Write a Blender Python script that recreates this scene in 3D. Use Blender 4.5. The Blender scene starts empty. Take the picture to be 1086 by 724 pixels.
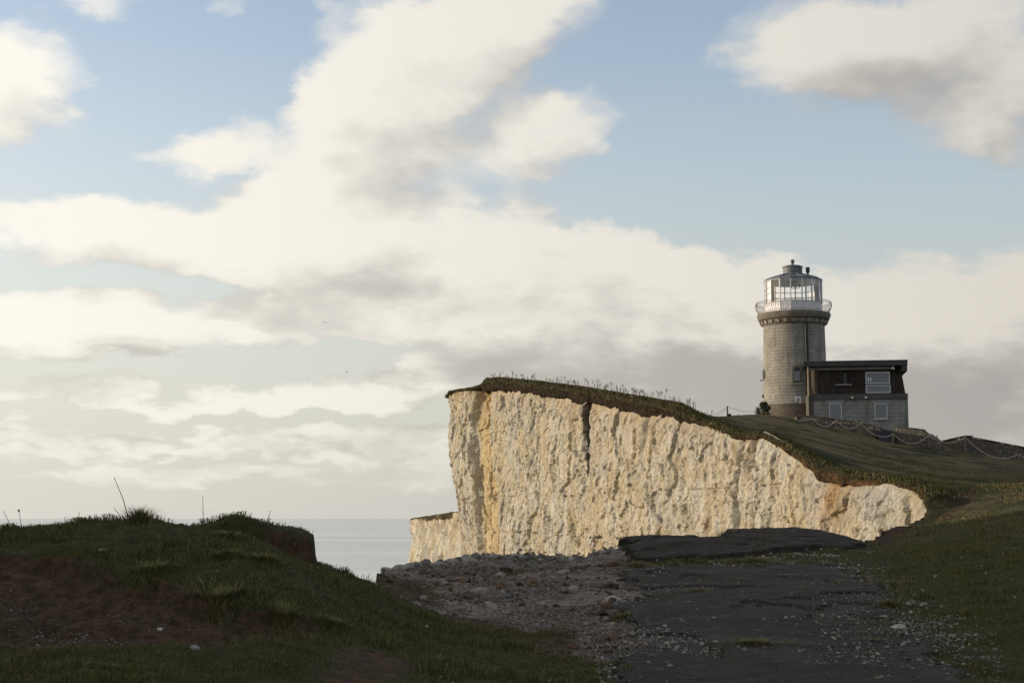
import bpy, math, random
import numpy as np
from mathutils import Vector, Matrix
R = math.radians
rng = np.random.default_rng(7)
random.seed(7)
scn = bpy.context.scene

# ------------------------------------------------------------ camera
EYE = 1.6
FPX, CX, CY = 1600.0, 543.0, 362.0
PITCH = math.atan((549.0 - CY) / FPX)
cam = bpy.data.cameras.new('camera')
cam.sensor_width = 36.0
cam.lens = FPX / 1086.0 * 36.0
cam.clip_start = 0.1
cam.clip_end = 400000
camo = bpy.data.objects.new('camera', cam)
scn.collection.objects.link(camo)
camo.location = (0, 0, EYE)
camo.rotation_euler = (R(90) + PITCH, 0, 0)
scn.camera = camo

def ray(px, py):
    x = (np.asarray(px, float) - CX) / FPX
    y = (CY - np.asarray(py, float)) / FPX
    c, s = math.cos(PITCH), math.sin(PITCH)
    return x, c - y * s, s + y * c          # world x, y, z of the view direction
def at(px, py, Y):
    """world point on the sight line of a photo pixel, at distance Y ahead"""
    x, y, z = ray(px, py)
    return x / y * Y, Y + 0 * x, EYE + z / y * Y
def P(px, py, Y):
    a = at(px, py, Y)
    return Vector((float(a[0]), float(a[1]), float(a[2])))

# ------------------------------------------------------------ sun, exposure, sky
SUN_EL, SUN_AZ = 8.0, 10.0         # azimuth: degrees forward of due left (-X)
sdir = Vector((-math.cos(R(SUN_AZ)) * math.cos(R(SUN_EL)), math.sin(R(SUN_AZ)) * math.cos(R(SUN_EL)), math.sin(R(SUN_EL))))
sl = bpy.data.lights.new('sun', 'SUN')
sl.energy = 2.0
sl.angle = R(0.5)
sl.color = (1.0, 0.86, 0.66)
so = bpy.data.objects.new('sun', sl)
scn.collection.objects.link(so)
so.rotation_euler = (-sdir).to_track_quat('-Z', 'Y').to_euler()
so.location = (-60, 0, 40)
scn.view_settings.view_transform = 'Standard'
scn.view_settings.look = 'None'
scn.view_settings.exposure = 1.0
scn.view_settings.gamma = 1.0
scn.cycles.max_bounces = 6
scn.cycles.diffuse_bounces = 3
scn.cycles.transparent_max_bounces = 12

w = bpy.data.worlds.new('World')
scn.world = w
w.use_nodes = True
w.cycles.sampling_method = 'MANUAL'
w.cycles.sample_map_resolution = 512

class NT:
    """tiny helper for node trees"""
    def __init__(s, tree):
        s.t = tree; s.n = tree.nodes; s.l = tree.links
    def node(s, typ, **kw):
        n = s.n.new(typ)
        for k, v in kw.items(): setattr(n, k, v)
        return n
    def put(s, sock, v):
        if isinstance(v, bpy.types.NodeSocket): s.l.new(v, sock)
        else: sock.default_value = v
    def math(s, op, a, b=None, c=None, clamp=False):
        n = s.node('ShaderNodeMath', operation=op, use_clamp=clamp)
        s.put(n.inputs[0], a)
        if b is not None: s.put(n.inputs[1], b)
        if c is not None: s.put(n.inputs[2], c)
        return n.outputs[0]
    def vmath(s, op, a, b=None, sc=None):
        n = s.node('ShaderNodeVectorMath', operation=op)
        s.put(n.inputs[0], a)
        if b is not None: s.put(n.inputs[1], b)
        if sc is not None: s.put(n.inputs['Scale'], sc)
        return n.outputs['Value'] if op in ('LENGTH', 'DOT_PRODUCT') else n.outputs[0]
    def sstep(s, v, lo, hi, a=0.0, b=1.0):
        n = s.node('ShaderNodeMapRange', interpolation_type='SMOOTHSTEP')
        s.put(n.inputs[0], v); s.put(n.inputs[1], lo); s.put(n.inputs[2], hi); s.put(n.inputs[3], a); s.put(n.inputs[4], b)
        return n.outputs[0]
    def lin(s, v, lo, hi, a=0.0, b=1.0):
        n = s.node('ShaderNodeMapRange')
        s.put(n.inputs[0], v); s.put(n.inputs[1], lo); s.put(n.inputs[2], hi); s.put(n.inputs[3], a); s.put(n.inputs[4], b)
        return n.outputs[0]
    def mix(s, f, a, b, blend='MIX'):
        n = s.node('ShaderNodeMix', data_type='RGBA', blend_type=blend)
        s.put(n.inputs[0], f)
        s.put(n.inputs[6], a if isinstance(a, bpy.types.NodeSocket) else (*a, 1)[:4])
        s.put(n.inputs[7], b if isinstance(b, bpy.types.NodeSocket) else (*b, 1)[:4])
        return n.outputs[2]
    def noise(s, vec, scale, detail=4, rough=0.5, dist=0.0, col=False):
        n = s.node('ShaderNodeTexNoise')
        if getattr(s, 'flat2d', False): n.noise_dimensions = '2D'
        if vec is not None: s.put(n.inputs['Vector'], vec)
        n.inputs['Scale'].default_value = scale
        n.inputs['Detail'].default_value = detail
        n.inputs['Roughness'].default_value = rough
        n.inputs['Distortion'].default_value = dist
        return n.outputs['Color'] if col else n.outputs[0]
    def voro(s, vec, scale, feature='F1', out='Distance', rand=1.0):
        n = s.node('ShaderNodeTexVoronoi', feature=feature)
        if vec is not None: s.put(n.inputs['Vector'], vec)
        n.inputs['Scale'].default_value = scale
        n.inputs['Randomness'].default_value = rand
        return n.outputs[out]
    def scalev(s, vec, sc):
        return s.vmath('MULTIPLY', vec, sc)
    def attr(s, name, out='Color'):
        n = s.node('ShaderNodeAttribute'); n.attribute_name = name
        return n.outputs[out]

def azel(px, py):
    x, y, z = ray(px, py)
    return math.atan2(x, y), math.asin(z / math.sqrt(x*x + y*y + z*z))

# cloud masses: centre, half sizes (all turned into azimuth / elevation), turn, weight
BL = [(545, 25, 110, 54, 20, .85), (440, 88, 115, 60, 30, .85), (350, 150, 95, 48, 30, .75), (205, 158, 56, 34, 8, .80), (490, 175, 70, 26, 0, .4), (400, 20, 60, 30, 0, .3),
      (588, 150, 78, 40, 8, .90), (330, 225, 110, 50, 15, .75), (310, 285, 115, 48, 0, .80), (470, 245, 90, 38, 0, .6), (560, 285, 130, 56, -2, .85),
      (725, 262, 95, 32, -10, .95), (810, 335, 120, 60, 0, .85), (640, 350, 190, 50, 0, .8), (85, 246, 118, 36, 0, .95), (440, 345, 110, 36, 0, .55),
      (18, 92, 52, 50, 0, .95), (110, 352, 142, 32, 0, .95), (378, 418, 100, 26, 4, .95), (100, 425, 200, 15, 0, .75),
      (870, 45, 100, 52, 10, .85), (960, 60, 100, 50, 0, .5), (1040, 130, 80, 38, 5, .80), (1060, 30, 90, 55, 0, .7), (1010, 330, 140, 42, 8, 1.05),
      (1010, 410, 170, 50, 0, .9), (740, 400, 210, 48, 0, .8), (130, 6, 80, 13, 0, .55),
      (245, 14, 18, 18, 0, .5), (172, 45, 34, 12, 20, .36), (722, 66, 30, 16, 0, .34), (60, 466, 160, 15, 0, .6), (330, 470, 150, 12, 0, .5), (200, 505, 240, 12, 0, .5),
      (640, 480, 300, 26, 0, .5),
      (145, 100, 60, 42, 0, -.5), (70, 182, 90, 15, 0, -.5), (720, 150, 45, 60, 0, -.6), (850, 212, 170, 44, 0, -.7),
      (285, 60, 55, 28, 35, -.5), (85, 301, 130, 10, 0, -.75), (345, 372, 110, 13, 0, -.8), (230, 392, 120, 8, 0, -.5), (650, 205, 60, 14, 0, -.4),
      (720, 20, 55, 50, 0, -.4), (250, 196, 34, 12, 15, -.4), (930, 262, 90, 14, 0, -.8), (865, 300, 20, 16, 0, -.4), (960, 180, 90, 14, 0, -.3), (240, 448, 180, 7, 0, -.4)]
# grey undersides
GL = [(330, 250, 110, 45, 0, -.35), (430, 305, 120, 14, 0, .05), (600, 318, 130, 26, 0, .40), (500, 268, 90, 18, 0, .18), (190, 364, 70, 15, 0, .55), (60, 368, 80, 12, 0, .35), (400, 424, 80, 16, 0, .55), (95, 268, 90, 14, 0, .18),
      (740, 398, 150, 34, 0, .45), (1010, 415, 150, 36, 0, .62), (1000, 358, 120, 14, 0, .25), (800, 350, 90, 26, 0, .30), (940, 90, 120, 40, 0, .32),
      (1050, 144, 70, 26, 0, .2), (480, 120, 90, 34, 30, -.25), (560, 62, 70, 26, 20, .18), (760, 455, 160, 20, 0, .4), (120, 434, 110, 8, 0, .3),
      (80, 476, 150, 7, 0, .4), (330, 478, 160, 6, 0, .3), (1000, 465, 160, 18, 0, .4), (600, 176, 50, 10, 0, .2)]
def blobs(T, uv, lst):
    acc = None
    k = 1 / FPX
    for (px, py, rx, ry, rot, amp) in lst:
        a, e = azel(px, py)
        m = T.node('ShaderNodeMapping', vector_type='TEXTURE')
        T.put(m.inputs['Vector'], uv)
        m.inputs['Location'].default_value = (a, e, 0)
        m.inputs['Rotation'].default_value = (0, 0, R(rot))
        m.inputs['Scale'].default_value = (rx * k * 1.75, ry * k * 1.75, 1)
        g = T.node('ShaderNodeTexGradient', gradient_type='SPHERICAL')
        T.l.new(m.outputs[0], g.inputs[0])
        s_ = T.sstep(g.outputs[1], 0.0, 0.85)
        acc = T.math('MULTIPLY', s_, amp) if acc is None else T.math('MULTIPLY_ADD', s_, amp, acc)
    return acc

def planar(T, d):
    sp = T.node('ShaderNodeSeparateXYZ'); T.put(sp.inputs[0], d)
    q = T.math('ADD', T.math('MAXIMUM', sp.outputs[2], 0.0), 0.30)
    cb = T.node('ShaderNodeCombineXYZ')
    T.put(cb.inputs[0], T.math('DIVIDE', sp.outputs[0], q))
    T.put(cb.inputs[1], T.math('DIVIDE', sp.outputs[1], q))
    return cb.outputs[0], sp
def uvof(T, sp):
    cb = T.node('ShaderNodeCombineXYZ')
    T.put(cb.inputs[0], T.math('ARCTAN2', sp.outputs[0], sp.outputs[1]))
    T.put(cb.inputs[1], T.math('ARCSINE', sp.outputs[2]))
    return cb.outputs[0]

def density_group():
    g = bpy.data.node_groups.new('cloud_density', 'ShaderNodeTree')
    g.interface.new_socket('Dir', in_out='INPUT', socket_type='NodeSocketVector')
    g.interface.new_socket('Density', in_out='OUTPUT', socket_type='NodeSocketFloat')
    T = NT(g); T.flat2d = True
    gi = T.node('NodeGroupInput'); go = T.node('NodeGroupOutput')
    d = T.vmath('NORMALIZE', gi.outputs[0])
    pl, sp = planar(T, d)
    uv = uvof(T, sp)
    w1 = T.vmath('SUBTRACT', T.noise(pl, 3.6, 6, .6, col=True), (.5, .5, .5))
    uvw = T.vmath('ADD', uv, T.vmath('MULTIPLY', w1, (.10, .065, 0)))
    b = blobs(T, uvw, BL)
    n1 = T.noise(T.vmath('ADD', pl, (3.1, 1.7, 0)), 2.4, 9, .58, .25)
    n2 = T.noise(T.vmath('ADD', pl, (1.1, 9.7, 0)), 9.0, 8, .62, .2)
    pw = T.vmath('ADD', T.scalev(uv, (1.0, 1.5, 1)), T.vmath('MULTIPLY', w1, (.10, .10, 0)))
    vo = T.node('ShaderNodeTexVoronoi', feature='SMOOTH_F1', voronoi_dimensions='2D'); T.put(vo.inputs['Vector'], pw)
    vo.inputs['Scale'].default_value = 13.0; vo.inputs['Detail'].default_value = 2.5; vo.inputs['Roughness'].default_value = .55; vo.inputs['Smoothness'].default_value = .6
    puff = T.math('SUBTRACT', .42, vo.outputs['Distance'])
    # clouds carry on outside the picture too
    u = T.math('ABSOLUTE', T.math('ARCTAN2', sp.outputs[0], sp.outputs[1]))
    el = T.math('ARCSINE', sp.outputs[2])
    out = T.math('MAXIMUM', T.sstep(u, .33, .6), T.sstep(el, .34, .6))
    wide = T.math('MULTIPLY', out, T.math('MULTIPLY', T.math('SUBTRACT', n1, .40), 2.6))
    s = T.math('ADD', T.math('ADD', b, wide), .06)
    s = T.math('ADD', s, T.math('MULTIPLY', T.math('SUBTRACT', n1, .5), .85))
    s = T.math('ADD', s, T.math('MULTIPLY', T.math('SUBTRACT', n2, .5), .38))
    s = T.math('ADD', s, T.math('MULTIPLY', puff, .52))
    T.l.new(s, go.inputs[0])
    return g

SKYMUL = (1.14, .95, .91)
def build_sky():
    T = NT(w.node_tree); T.flat2d = True; w.node_tree.nodes.clear()
    out = T.node('ShaderNodeOutputWorld'); bg = T.node('ShaderNodeBackground')
    sky = T.node('ShaderNodeTexSky'); sky.sky_type = 'NISHITA'; sky.sun_disc = False
    sky.sun_elevation = R(SUN_EL)
    sky.sun_rotation = math.atan2(sdir.x, sdir.y)      # clockwise from +Y
    sky.altitude = 60; sky.air_density = 1.0; sky.dust_density = 1.2; sky.ozone_density = 1.4
    tc = T.node('ShaderNodeTexCoord')
    d = tc.outputs['Generated']
    grp = density_group()
    def dens(v):
        n = T.node('ShaderNodeGroup'); n.node_tree = grp; T.put(n.inputs[0], v); return n.outputs[0]
    D0 = dens(d)
    D1 = dens(T.vmath('ADD', d, (sdir.x * .014, 0, .030)))
    _, sp = planar(T, d)
    uv = uvof(T, sp)
    z = sp.outputs[2]
    alpha = T.math('POWER', T.sstep(D0, .02, .72), .95)
    pl, _s = planar(T, d)
    nz = T.noise(T.vmath('ADD', pl, (7, 2, 0)), 3.0, 6, .55, .3)
    w2 = T.vmath('MULTIPLY', T.vmath('SUBTRACT', T.noise(pl, 4.0, 5, .55, col=True), (.5, .5, .5)), (.14, .07, 0))
    grey = blobs(T, T.vmath('ADD', uv, w2), GL)
    grey = T.math('ADD', grey, T.math('MULTIPLY', T.math('SUBTRACT', nz, .5), .75))
    # light falls off where there is more cloud toward the sun than here
    shade = T.math('MULTIPLY', T.math('SUBTRACT', D1, D0), 1.05)
    thick = T.math('MULTIPLY', T.sstep(D0, .6, 1.4), .20)
    grey = T.math('ADD', T.math('ADD', grey, shade), thick)
    grey = T.sstep(grey, -.35, 1.15)
    # clouds nearer the sun's side of the sky are brighter
    sd = T.vmath('DOT_PRODUCT', T.vmath('NORMALIZE', d), tuple(sdir))
    side = T.lin(sd, -.3, .55)
    lit = T.mix(side, (2.15, 2.0, 1.80), (3.45, 3.30, 2.95))
    drk = T.mix(side, (1.18, 1.12, 1.07), (2.05, 1.92, 1.72))
    cloud = T.mix(grey, lit, drk)
    clear = T.mix(1.0, sky.outputs[0], SKYMUL, 'MULTIPLY')
    # thin milky air low down
    hz = T.sstep(z, .30, -.02)
    haze = T.mix(side, (1.48, 1.45, 1.35), (2.50, 2.42, 2.12))
    clear = T.mix(T.math('MULTIPLY', T.sstep(z, .34, .02), .88), clear, T.mix(side, (1.44, 1.49, 1.46), (2.36, 2.40, 2.25)))
    col = T.mix(T.math('MULTIPLY', alpha, .95), clear, cloud)
    lowz = T.sstep(z, .080, .0)
    col = T.mix(T.math('MULTIPLY', lowz, .42), col, haze)
    T.put(bg.inputs[0], col)
    bg.inputs[1].default_value = 0.15
    T.l.new(bg.outputs[0], out.inputs[0])
build_sky()

# ------------------------------------------------------------ mesh helpers
col = scn.collection
def tag(o, label=None, cat=None, group=None, kind=None):
    if label: o['label'] = label
    if cat: o['category'] = cat
    if group: o['group'] = group
    if kind: o['kind'] = kind
    return o
def empty(name, loc, rz=0, **kw):
    o = bpy.data.objects.new(name, None); o.location = loc; o.rotation_euler = (0, 0, rz)
    o.empty_display_size = .3
    col.objects.link(o)
    return tag(o, **kw)
def mesh_obj(name, verts, faces, mat, parent=None, smooth=False, attrs=None, **kw):
    """verts Nx3 array, faces list of tuples or MxK int array"""
    me = bpy.data.meshes.new(name)
    verts = np.ascontiguousarray(verts, np.float32)
    if isinstance(faces, np.ndarray):
        M, K = faces.shape
        me.vertices.add(len(verts)); me.vertices.foreach_set('co', verts.ravel())
        me.loops.add(M * K); me.loops.foreach_set('vertex_index', faces.astype(np.int32).ravel())
        me.polygons.add(M); me.polygons.foreach_set('loop_start', np.arange(0, M * K, K, dtype=np.int32))
        me.update(calc_edges=True)
    else:
        me.from_pydata([tuple(map(float, v)) for v in verts], [], faces); me.update()
    if attrs:
        for k, a in attrs.items():
            at_ = me.color_attributes.new(k, 'FLOAT_COLOR', 'POINT')
            c = np.ones((len(verts), 4), np.float32); c[:, :3] = a
            at_.data.foreach_set('color', c.ravel())
    me.polygons.foreach_set('use_smooth', np.full(len(me.polygons), smooth))
    me.materials.append(mat)
    o = bpy.data.objects.new(name, me); col.objects.link(o)
    if parent: o.parent = parent
    return tag(o, **kw)

class MB:
    def __init__(s): s.v = []; s.f = []
    def add(s, v, f):
        n = len(s.v); s.v += [tuple(q) for q in v]; s.f += [tuple(i + n for i in q) for q in f]; return s
    def box(s, x0, x1, y0, y1, z0, z1):
        v = [(x0, y0, z0), (x1, y0, z0), (x1, y1, z0), (x0, y1, z0), (x0, y0, z1), (x1, y0, z1), (x1, y1, z1), (x0, y1, z1)]
        return s.hexa(v)
    def hexa(s, v):
        return s.add(v, [(0, 3, 2, 1), (4, 5, 6, 7), (0, 1, 5, 4), (1, 2, 6, 5), (2, 3, 7, 6), (3, 0, 4, 7)])
    def lathe(s, prof, n=48, cx=0, cy=0, a0=0.0):
        v = []; f = []
        for (r, z) in prof:
            for k in range(n):
                a = a0 + 2 * math.pi * k / n
                v.append((cx + r * math.cos(a), cy + r * math.sin(a), z))
        for j in range(len(prof) - 1):
            for k in range(n):
                k2 = (k + 1) % n
                f.append((j * n + k, j * n + k2, (j + 1) * n + k2, (j + 1) * n + k))
        f.append(tuple(range(n))[::-1]); f.append(tuple((len(prof) - 1) * n + k for k in range(n)))
        return s.add(v, f)
    def tube(s, pts, r, n=6, r2=None):
        pts = [Vector(p) for p in pts]; v = []; f = []
        m = len(pts)
        for i, p in enumerate(pts):
            t = (pts[min(i + 1, m - 1)] - pts[max(i - 1, 0)]).normalized()
            u = t.cross(Vector((0, 0, 1)));
            if u.length < 1e-3: u = t.cross(Vector((1, 0, 0)))
            u.normalize(); q = t.cross(u)
            rr = r if r2 is None else r + (r2 - r) * i / (m - 1)
            for k in range(n):
                a = 2 * math.pi * k / n
                v.append(p + (u * math.cos(a) + q * math.sin(a)) * rr)
        for i in range(m - 1):
            for k in range(n):
                k2 = (k + 1) % n
                f.append((i * n + k, i * n + k2, (i + 1) * n + k2, (i + 1) * n + k))
        f.append(tuple(range(n))[::-1]); f.append(tuple((m - 1) * n + k for k in range(n)))
        return s.add(v, f)
    def build(s, name, mat, parent=None, smooth=False, **kw):
        return mesh_obj(name, np.array(s.v, float).reshape(-1, 3), s.f, mat, parent, smooth, **kw)

def sm(x, a, b):
    t = np.clip((x - a) / (b - a), 0, 1); return t * t * (3 - 2 * t)
def hash2(ix, iy, seed):
    h = (ix.astype(np.int64) * 374761393 + iy.astype(np.int64) * 668265263 + seed * 974711) & 0xffffffff
    h = ((h ^ (h >> 13)) * 1274126177) & 0xffffffff
    return ((h ^ (h >> 16)) & 0xffffff) / float(0xffffff)
def pn(x, y, seed=0):
    """smooth value noise, -1..1"""
    ix = np.floor(x); iy = np.floor(y); fx = x - ix; fy = y - iy
    fx = fx * fx * (3 - 2 * fx); fy = fy * fy * (3 - 2 * fy)
    a = hash2(ix, iy, seed); b = hash2(ix + 1, iy, seed); c = hash2(ix, iy + 1, seed); d = hash2(ix + 1, iy + 1, seed)
    return ((a * (1 - fx) + b * fx) * (1 - fy) + (c * (1 - fx) + d * fx) * fy) * 2 - 1
def fbm(x, y, oct=4, seed=0, gain=.5):
    s = 0; a = 1; t = 0
    for o in range(oct):
        s = s + a * pn(x * 2 ** o + 17.3 * o, y * 2 ** o + 5.1 * o, seed + o); t += a; a *= gain
    return s / t
def voron(x, y, seed=0, id_=True):
    """cell noise: distance to nearest, its random id, gap to second"""
    ix = np.floor(x); iy = np.floor(y)
    d1 = np.full(x.shape, 9.); d2 = np.full(x.shape, 9.); cid = np.zeros(x.shape); gx = np.zeros(x.shape); gy = np.zeros(x.shape)
    for dx in (-1, 0, 1):
        for dy in (-1, 0, 1):
            cx = ix + dx; cy = iy + dy
            qx = cx + hash2(cx, cy, seed); qy = cy + hash2(cx, cy, seed + 5)
            d = np.hypot(qx - x, qy - y); m = d < d1
            d2 = np.where(m, d1, np.minimum(d2, d)); d1 = np.where(m, d, d1)
            h = hash2(cx, cy, seed + 11)
            cid = np.where(m, h, cid); gx = np.where(m, x - qx, gx); gy = np.where(m, y - qy, gy)
    return d1, cid, d2 - d1, gx, gy

# ------------------------------------------------------------ the lie of the land
def Yc(px):   # distance of the chalk cliff's brink for a sight line
    return 33.18 / ((np.asarray(px, float) - 543) / 1600 + .283)
TOPL = [(476, 415), (500, 411), (512, 408), (516, 403.5), (530, 402), (560, 405.5), (600, 410), (650, 418), (690, 425), (715, 430), (728, 437),
        (740, 445), (760, 452), (785, 459), (810, 461), (830, 470), (850, 482), (880, 497), (900, 502), (930, 505), (960, 511), (985, 520), (993, 527)]
TT = [(476, 2.5), (512, 3), (516, 11), (560, 12), (600, 13), (650, 15), (700, 16), (725, 13), (740, 6), (760, 5), (785, 8), (810, 4), (830, 6),
      (850, 8), (870, 16), (890, 17), (915, 14), (940, 7), (970, 9), (985, 14)]
topx, topy = np.array(TOPL).T
def edge_xy(px):
    px = np.asarray(px, float)
    Y = np.where(px < 515, 125 + (515 - px) / 39 * 7.5, Yc(np.maximum(px, 515)))
    x, y, z = at(px, np.interp(px, topx, topy), Y)
    return x, y, z

CT = []
def cp(*a): CT.extend(a)
# left mound
for px, lst in {-120: [(705, 11.5), (690, 12.6), (650, 13.8), (600, 15.2), (566, 18)],
                0: [(724, 10.8), (704, 11.6), (687, 12.2), (682, 12.8), (655, 13.5), (625, 14.1), (595, 14.9), (577, 16), (562, 17.6), (570, 20)],
                90: [(724, 10.8), (704, 11.6), (688, 12.2), (684, 12.9), (655, 13.5), (625, 14.1), (595, 14.8), (571, 15.9), (554, 17.4), (562, 20)],
                150: [(724, 11), (706, 11.7), (694, 12.2), (682, 13.1), (655, 13.6), (625, 14.1), (602, 14.6), (575, 15.7), (552, 17.2), (562, 20)],
                270: [(724, 11.2), (706, 12), (694, 12.6), (672, 13.5), (648, 13.8), (626, 14.1), (600, 15.1), (580, 16.4), (574, 17.3), (580, 20)],
                335: [(724, 11.6), (700, 12.5), (676, 13.5), (655, 13.9), (634, 14.3), (614, 15.4), (600, 17.2), (606, 19)]}.items():
    for py, Y in lst: cp((px, py, Y))
cp((372, 613, 19), (400, 628, 18), (400, 622, 20), (430, 645, 17.5), (400, 665, 15), (400, 700, 12.9), (480, 700, 13.6), (380, 724, 11.9), (470, 672, 16.2), (543, 692, 15.4), (640, 722, 13.3), (543, 724, 12.9))
cp((405, 613, 27), (440, 605, 31), (480, 599, 32.5), (515, 594, 33), (540, 591, 33.5), (580, 594, 33.5), (600, 596, 33.5), (640, 590, 33.5), (660, 585, 33.5), (500, 620, 26), (600, 640, 22), (560, 662, 19.2), (650, 660, 19), (440, 625, 25), (450, 645, 20), (600, 612, 28))
cp((672, 577, 34.5), (760, 574, 35.5), (778, 567, 38.5), (875, 567.5, 38.5), (905, 580, 39), (700, 605, 27.5), (800, 606, 27), (900, 606, 27.5), (800, 650, 18.8), (800, 690, 15.2), (800, 724, 12.9), (960, 650, 19), (1000, 724, 12.9), (700, 690, 15.2), (700, 640, 20.5))
cp((1150, 724, 12.9), (1086, 690, 15), (1086, 640, 19), (1086, 600, 25), (1086, 570, 33), (1086, 545, 42), (1000, 580, 34), (1000, 610, 26), (935, 575, 41), (935, 568, 44), (957, 560, 48.5), (985, 551, 55), (1010, 562, 42), (1030, 537, 56), (1086, 528, 55), (1200, 540, 45), (1200, 600, 25), (1300, 724, 12.9))
# hill and headland
for px in (478, 490, 505, 516, 530, 560, 600, 650, 690, 715, 728, 740, 760, 785, 810, 830, 850, 880, 900, 930, 960, 985):
    x, y, z = edge_xy(px); CT.append((float(x), float(y), float(z), 1))
cp((1010, 519, 60), (1050, 514, 66), (1086, 511, 72), (1200, 505, 72), (1000, 506, 78), (950, 490, 84), (1086, 503, 95), (1000, 495, 97), (900, 480, 84), (870, 470, 92), (820, 452, 100), (850, 457, 112), (900, 468, 112), (950, 482, 112), (1000, 489, 112), (1040, 494, 112), (1086, 499, 112), (1200, 505, 112))
cp((850, 447, 132), (900, 458, 130), (935, 470, 128), (960, 473, 128), (1000, 480, 126), (1040, 486, 124), (1086, 493, 122), (845, 441, 143), (900, 443, 143), (960, 455, 143), (1020, 475, 143), (1200, 492, 130),
   (735, 444, 100), (765, 441.5, 118), (790, 439.5, 122), (815, 440, 128), (760, 447, 100), (790, 450, 100), (735, 450, 125), (700, 438, 115), (650, 428, 120), (600, 416, 120), (560, 411, 122), (540, 410, 132), (520, 418, 142), (500, 428, 155), (560, 430, 160), (700, 452, 150), (780, 450, 160), (900, 452, 165), (1000, 480, 165), (600, 440, 160), (650, 455, 190), (900, 470, 210), (1200, 500, 200))
for q in ((0, 0, 0), (-6, 2, -.02), (6, 2, 0), (12, 6, .05), (-10, 8, .1), (0, 6, .05), (-25, 10, 3), (-25, -10, 3), (0, -30, 0), (30, -20, 1), (30, 10, .9), (-14, 14, .9), (60, 20, 3), (60, 60, 3.5), (60, 100, 6), (60, 160, 6), (100, 80, 5), (100, 0, 3)):
    CT.append((*q, 1))
pts = []
for c in CT:
    pts.append(c[:3] if len(c) == 4 else tuple(float(q) for q in at(*c)))
pts = np.array(pts)
def warpc(x, y):
    yy = np.clip(y, -8, 200) + 10
    return x / yy * 1.6, np.log(yy)
cu, cv = warpc(pts[:, 0], pts[:, 1])
def tps(r2): return .5 * r2 * np.log(r2 + 1e-12)
K = tps((cu[:, None] - cu) ** 2 + (cv[:, None] - cv) ** 2) + np.eye(len(cu)) * 2e-6
A = np.zeros((len(cu) + 3,) * 2); A[:-3, :-3] = K
Pm = np.c_[np.ones(len(cu)), cu, cv]; A[:-3, -3:] = Pm; A[-3:, :-3] = Pm.T
S_ = (np.maximum(pts[:, 1], -8) + 10)     # fit the height as an angle, so near and far weigh alike
sol = np.linalg.solve(A, np.r_[(pts[:, 2] - EYE) / S_, 0, 0, 0])
def base_z(x, y):
    sh = x.shape; x = x.ravel(); y = y.ravel(); o = np.empty(len(x))
    for i in range(0, len(x), 40000):
        a, b = warpc(x[i:i + 40000], y[i:i + 40000])
        a = np.clip(a, -3.2, 1.6)
        k = tps((a[:, None] - cu) ** 2 + (b[:, None] - cv) ** 2)
        o[i:i + 40000] = (k @ sol[:-3] + sol[-3] + sol[-2] * a + sol[-1] * b) * (np.clip(y[i:i + 40000], -8, 200) + 10)
    return (o + EYE).reshape(sh)

def pl2(px, Y): return ((px - CX) / 1600 * Y * 1.0, Y)
def X_(px, Y): return float(at(px, 550, Y)[0])
BR = [(-400, -400), (-300, -60), (-160, 62), (-60, 62), (-42, 58), (-28, 44), (-16, 26), (-9, 20.5)] + \
     [(X_(p, Y), Y) for p, Y in ((60, 19.3), (145, 19), (270, 18.8), (322, 18.4), (335, 17.9), (338, 18.2), (352, 18.8), (372, 19.6), (396, 21), (401, 25), (404, 29), (425, 31), (440, 32),
      (480, 33), (515, 33.4), (540, 34), (600, 34), (640, 34), (664, 34.2), (671, 35), (700, 35.2), (760, 35.6), (776, 38.8), (830, 38.9), (878, 38.9), (905, 40), (925, 43), (938, 45), (956, 50), (988, 56), (997, 58.5))]
n_near = len(BR)
edge_px = [992, 984, 975, 960, 945, 930, 915, 900, 880, 860, 840, 820, 800, 780, 760, 740, 720, 700, 675, 650, 625, 600, 580, 560, 540, 528, 516, 505, 495, 484, 477]
ex, ey, ez = edge_xy(np.array(edge_px, float))
BR += list(zip(ex.tolist(), ey.tolist()))
BACK = [(-6.0, 137), (-5.0, 143), (-1, 152), (10, 175), (30, 205), (60, 235), (120, 300), (400, 400)]
BR += BACK
BR = np.array(BR)
POLY = np.vstack([BR, [(500, -400)]])
def inside(x, y):
    c = np.zeros(x.shape, bool)
    n = len(POLY)
    for i in range(n):
        x0, y0 = POLY[i]; x1, y1 = POLY[(i + 1) % n]
        if y0 == y1: continue
        m = ((y0 > y) != (y1 > y)) & (x < (x1 - x0) * (y - y0) / (y1 - y0) + x0)
        c ^= m
    return c
def sdist(x, y):
    """signed distance to the brink (positive on land) and the nearest segment"""
    d = np.full(x.shape, 1e9); sg = np.zeros(x.shape, int)
    for i in range(len(BR) - 1):
        ax, ay = BR[i]; bx, by = BR[i + 1]; dx, dy = bx - ax, by - ay
        t = np.clip(((x - ax) * dx + (y - ay) * dy) / (dx * dx + dy * dy), 0, 1)
        q = np.hypot(x - ax - t * dx, y - ay - t * dy); m = q < d
        d = np.where(m, q, d); sg = np.where(m, i, sg)
    return np.where(inside(x, y), d, -d), sg

def pxof(x, y): return CX + 1600 * x / np.maximum(y, 1) * 1.0 / (math.cos(PITCH)) * (math.cos(PITCH) ** 2) if False else CX + FPX * x / np.maximum(y, 1)
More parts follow.
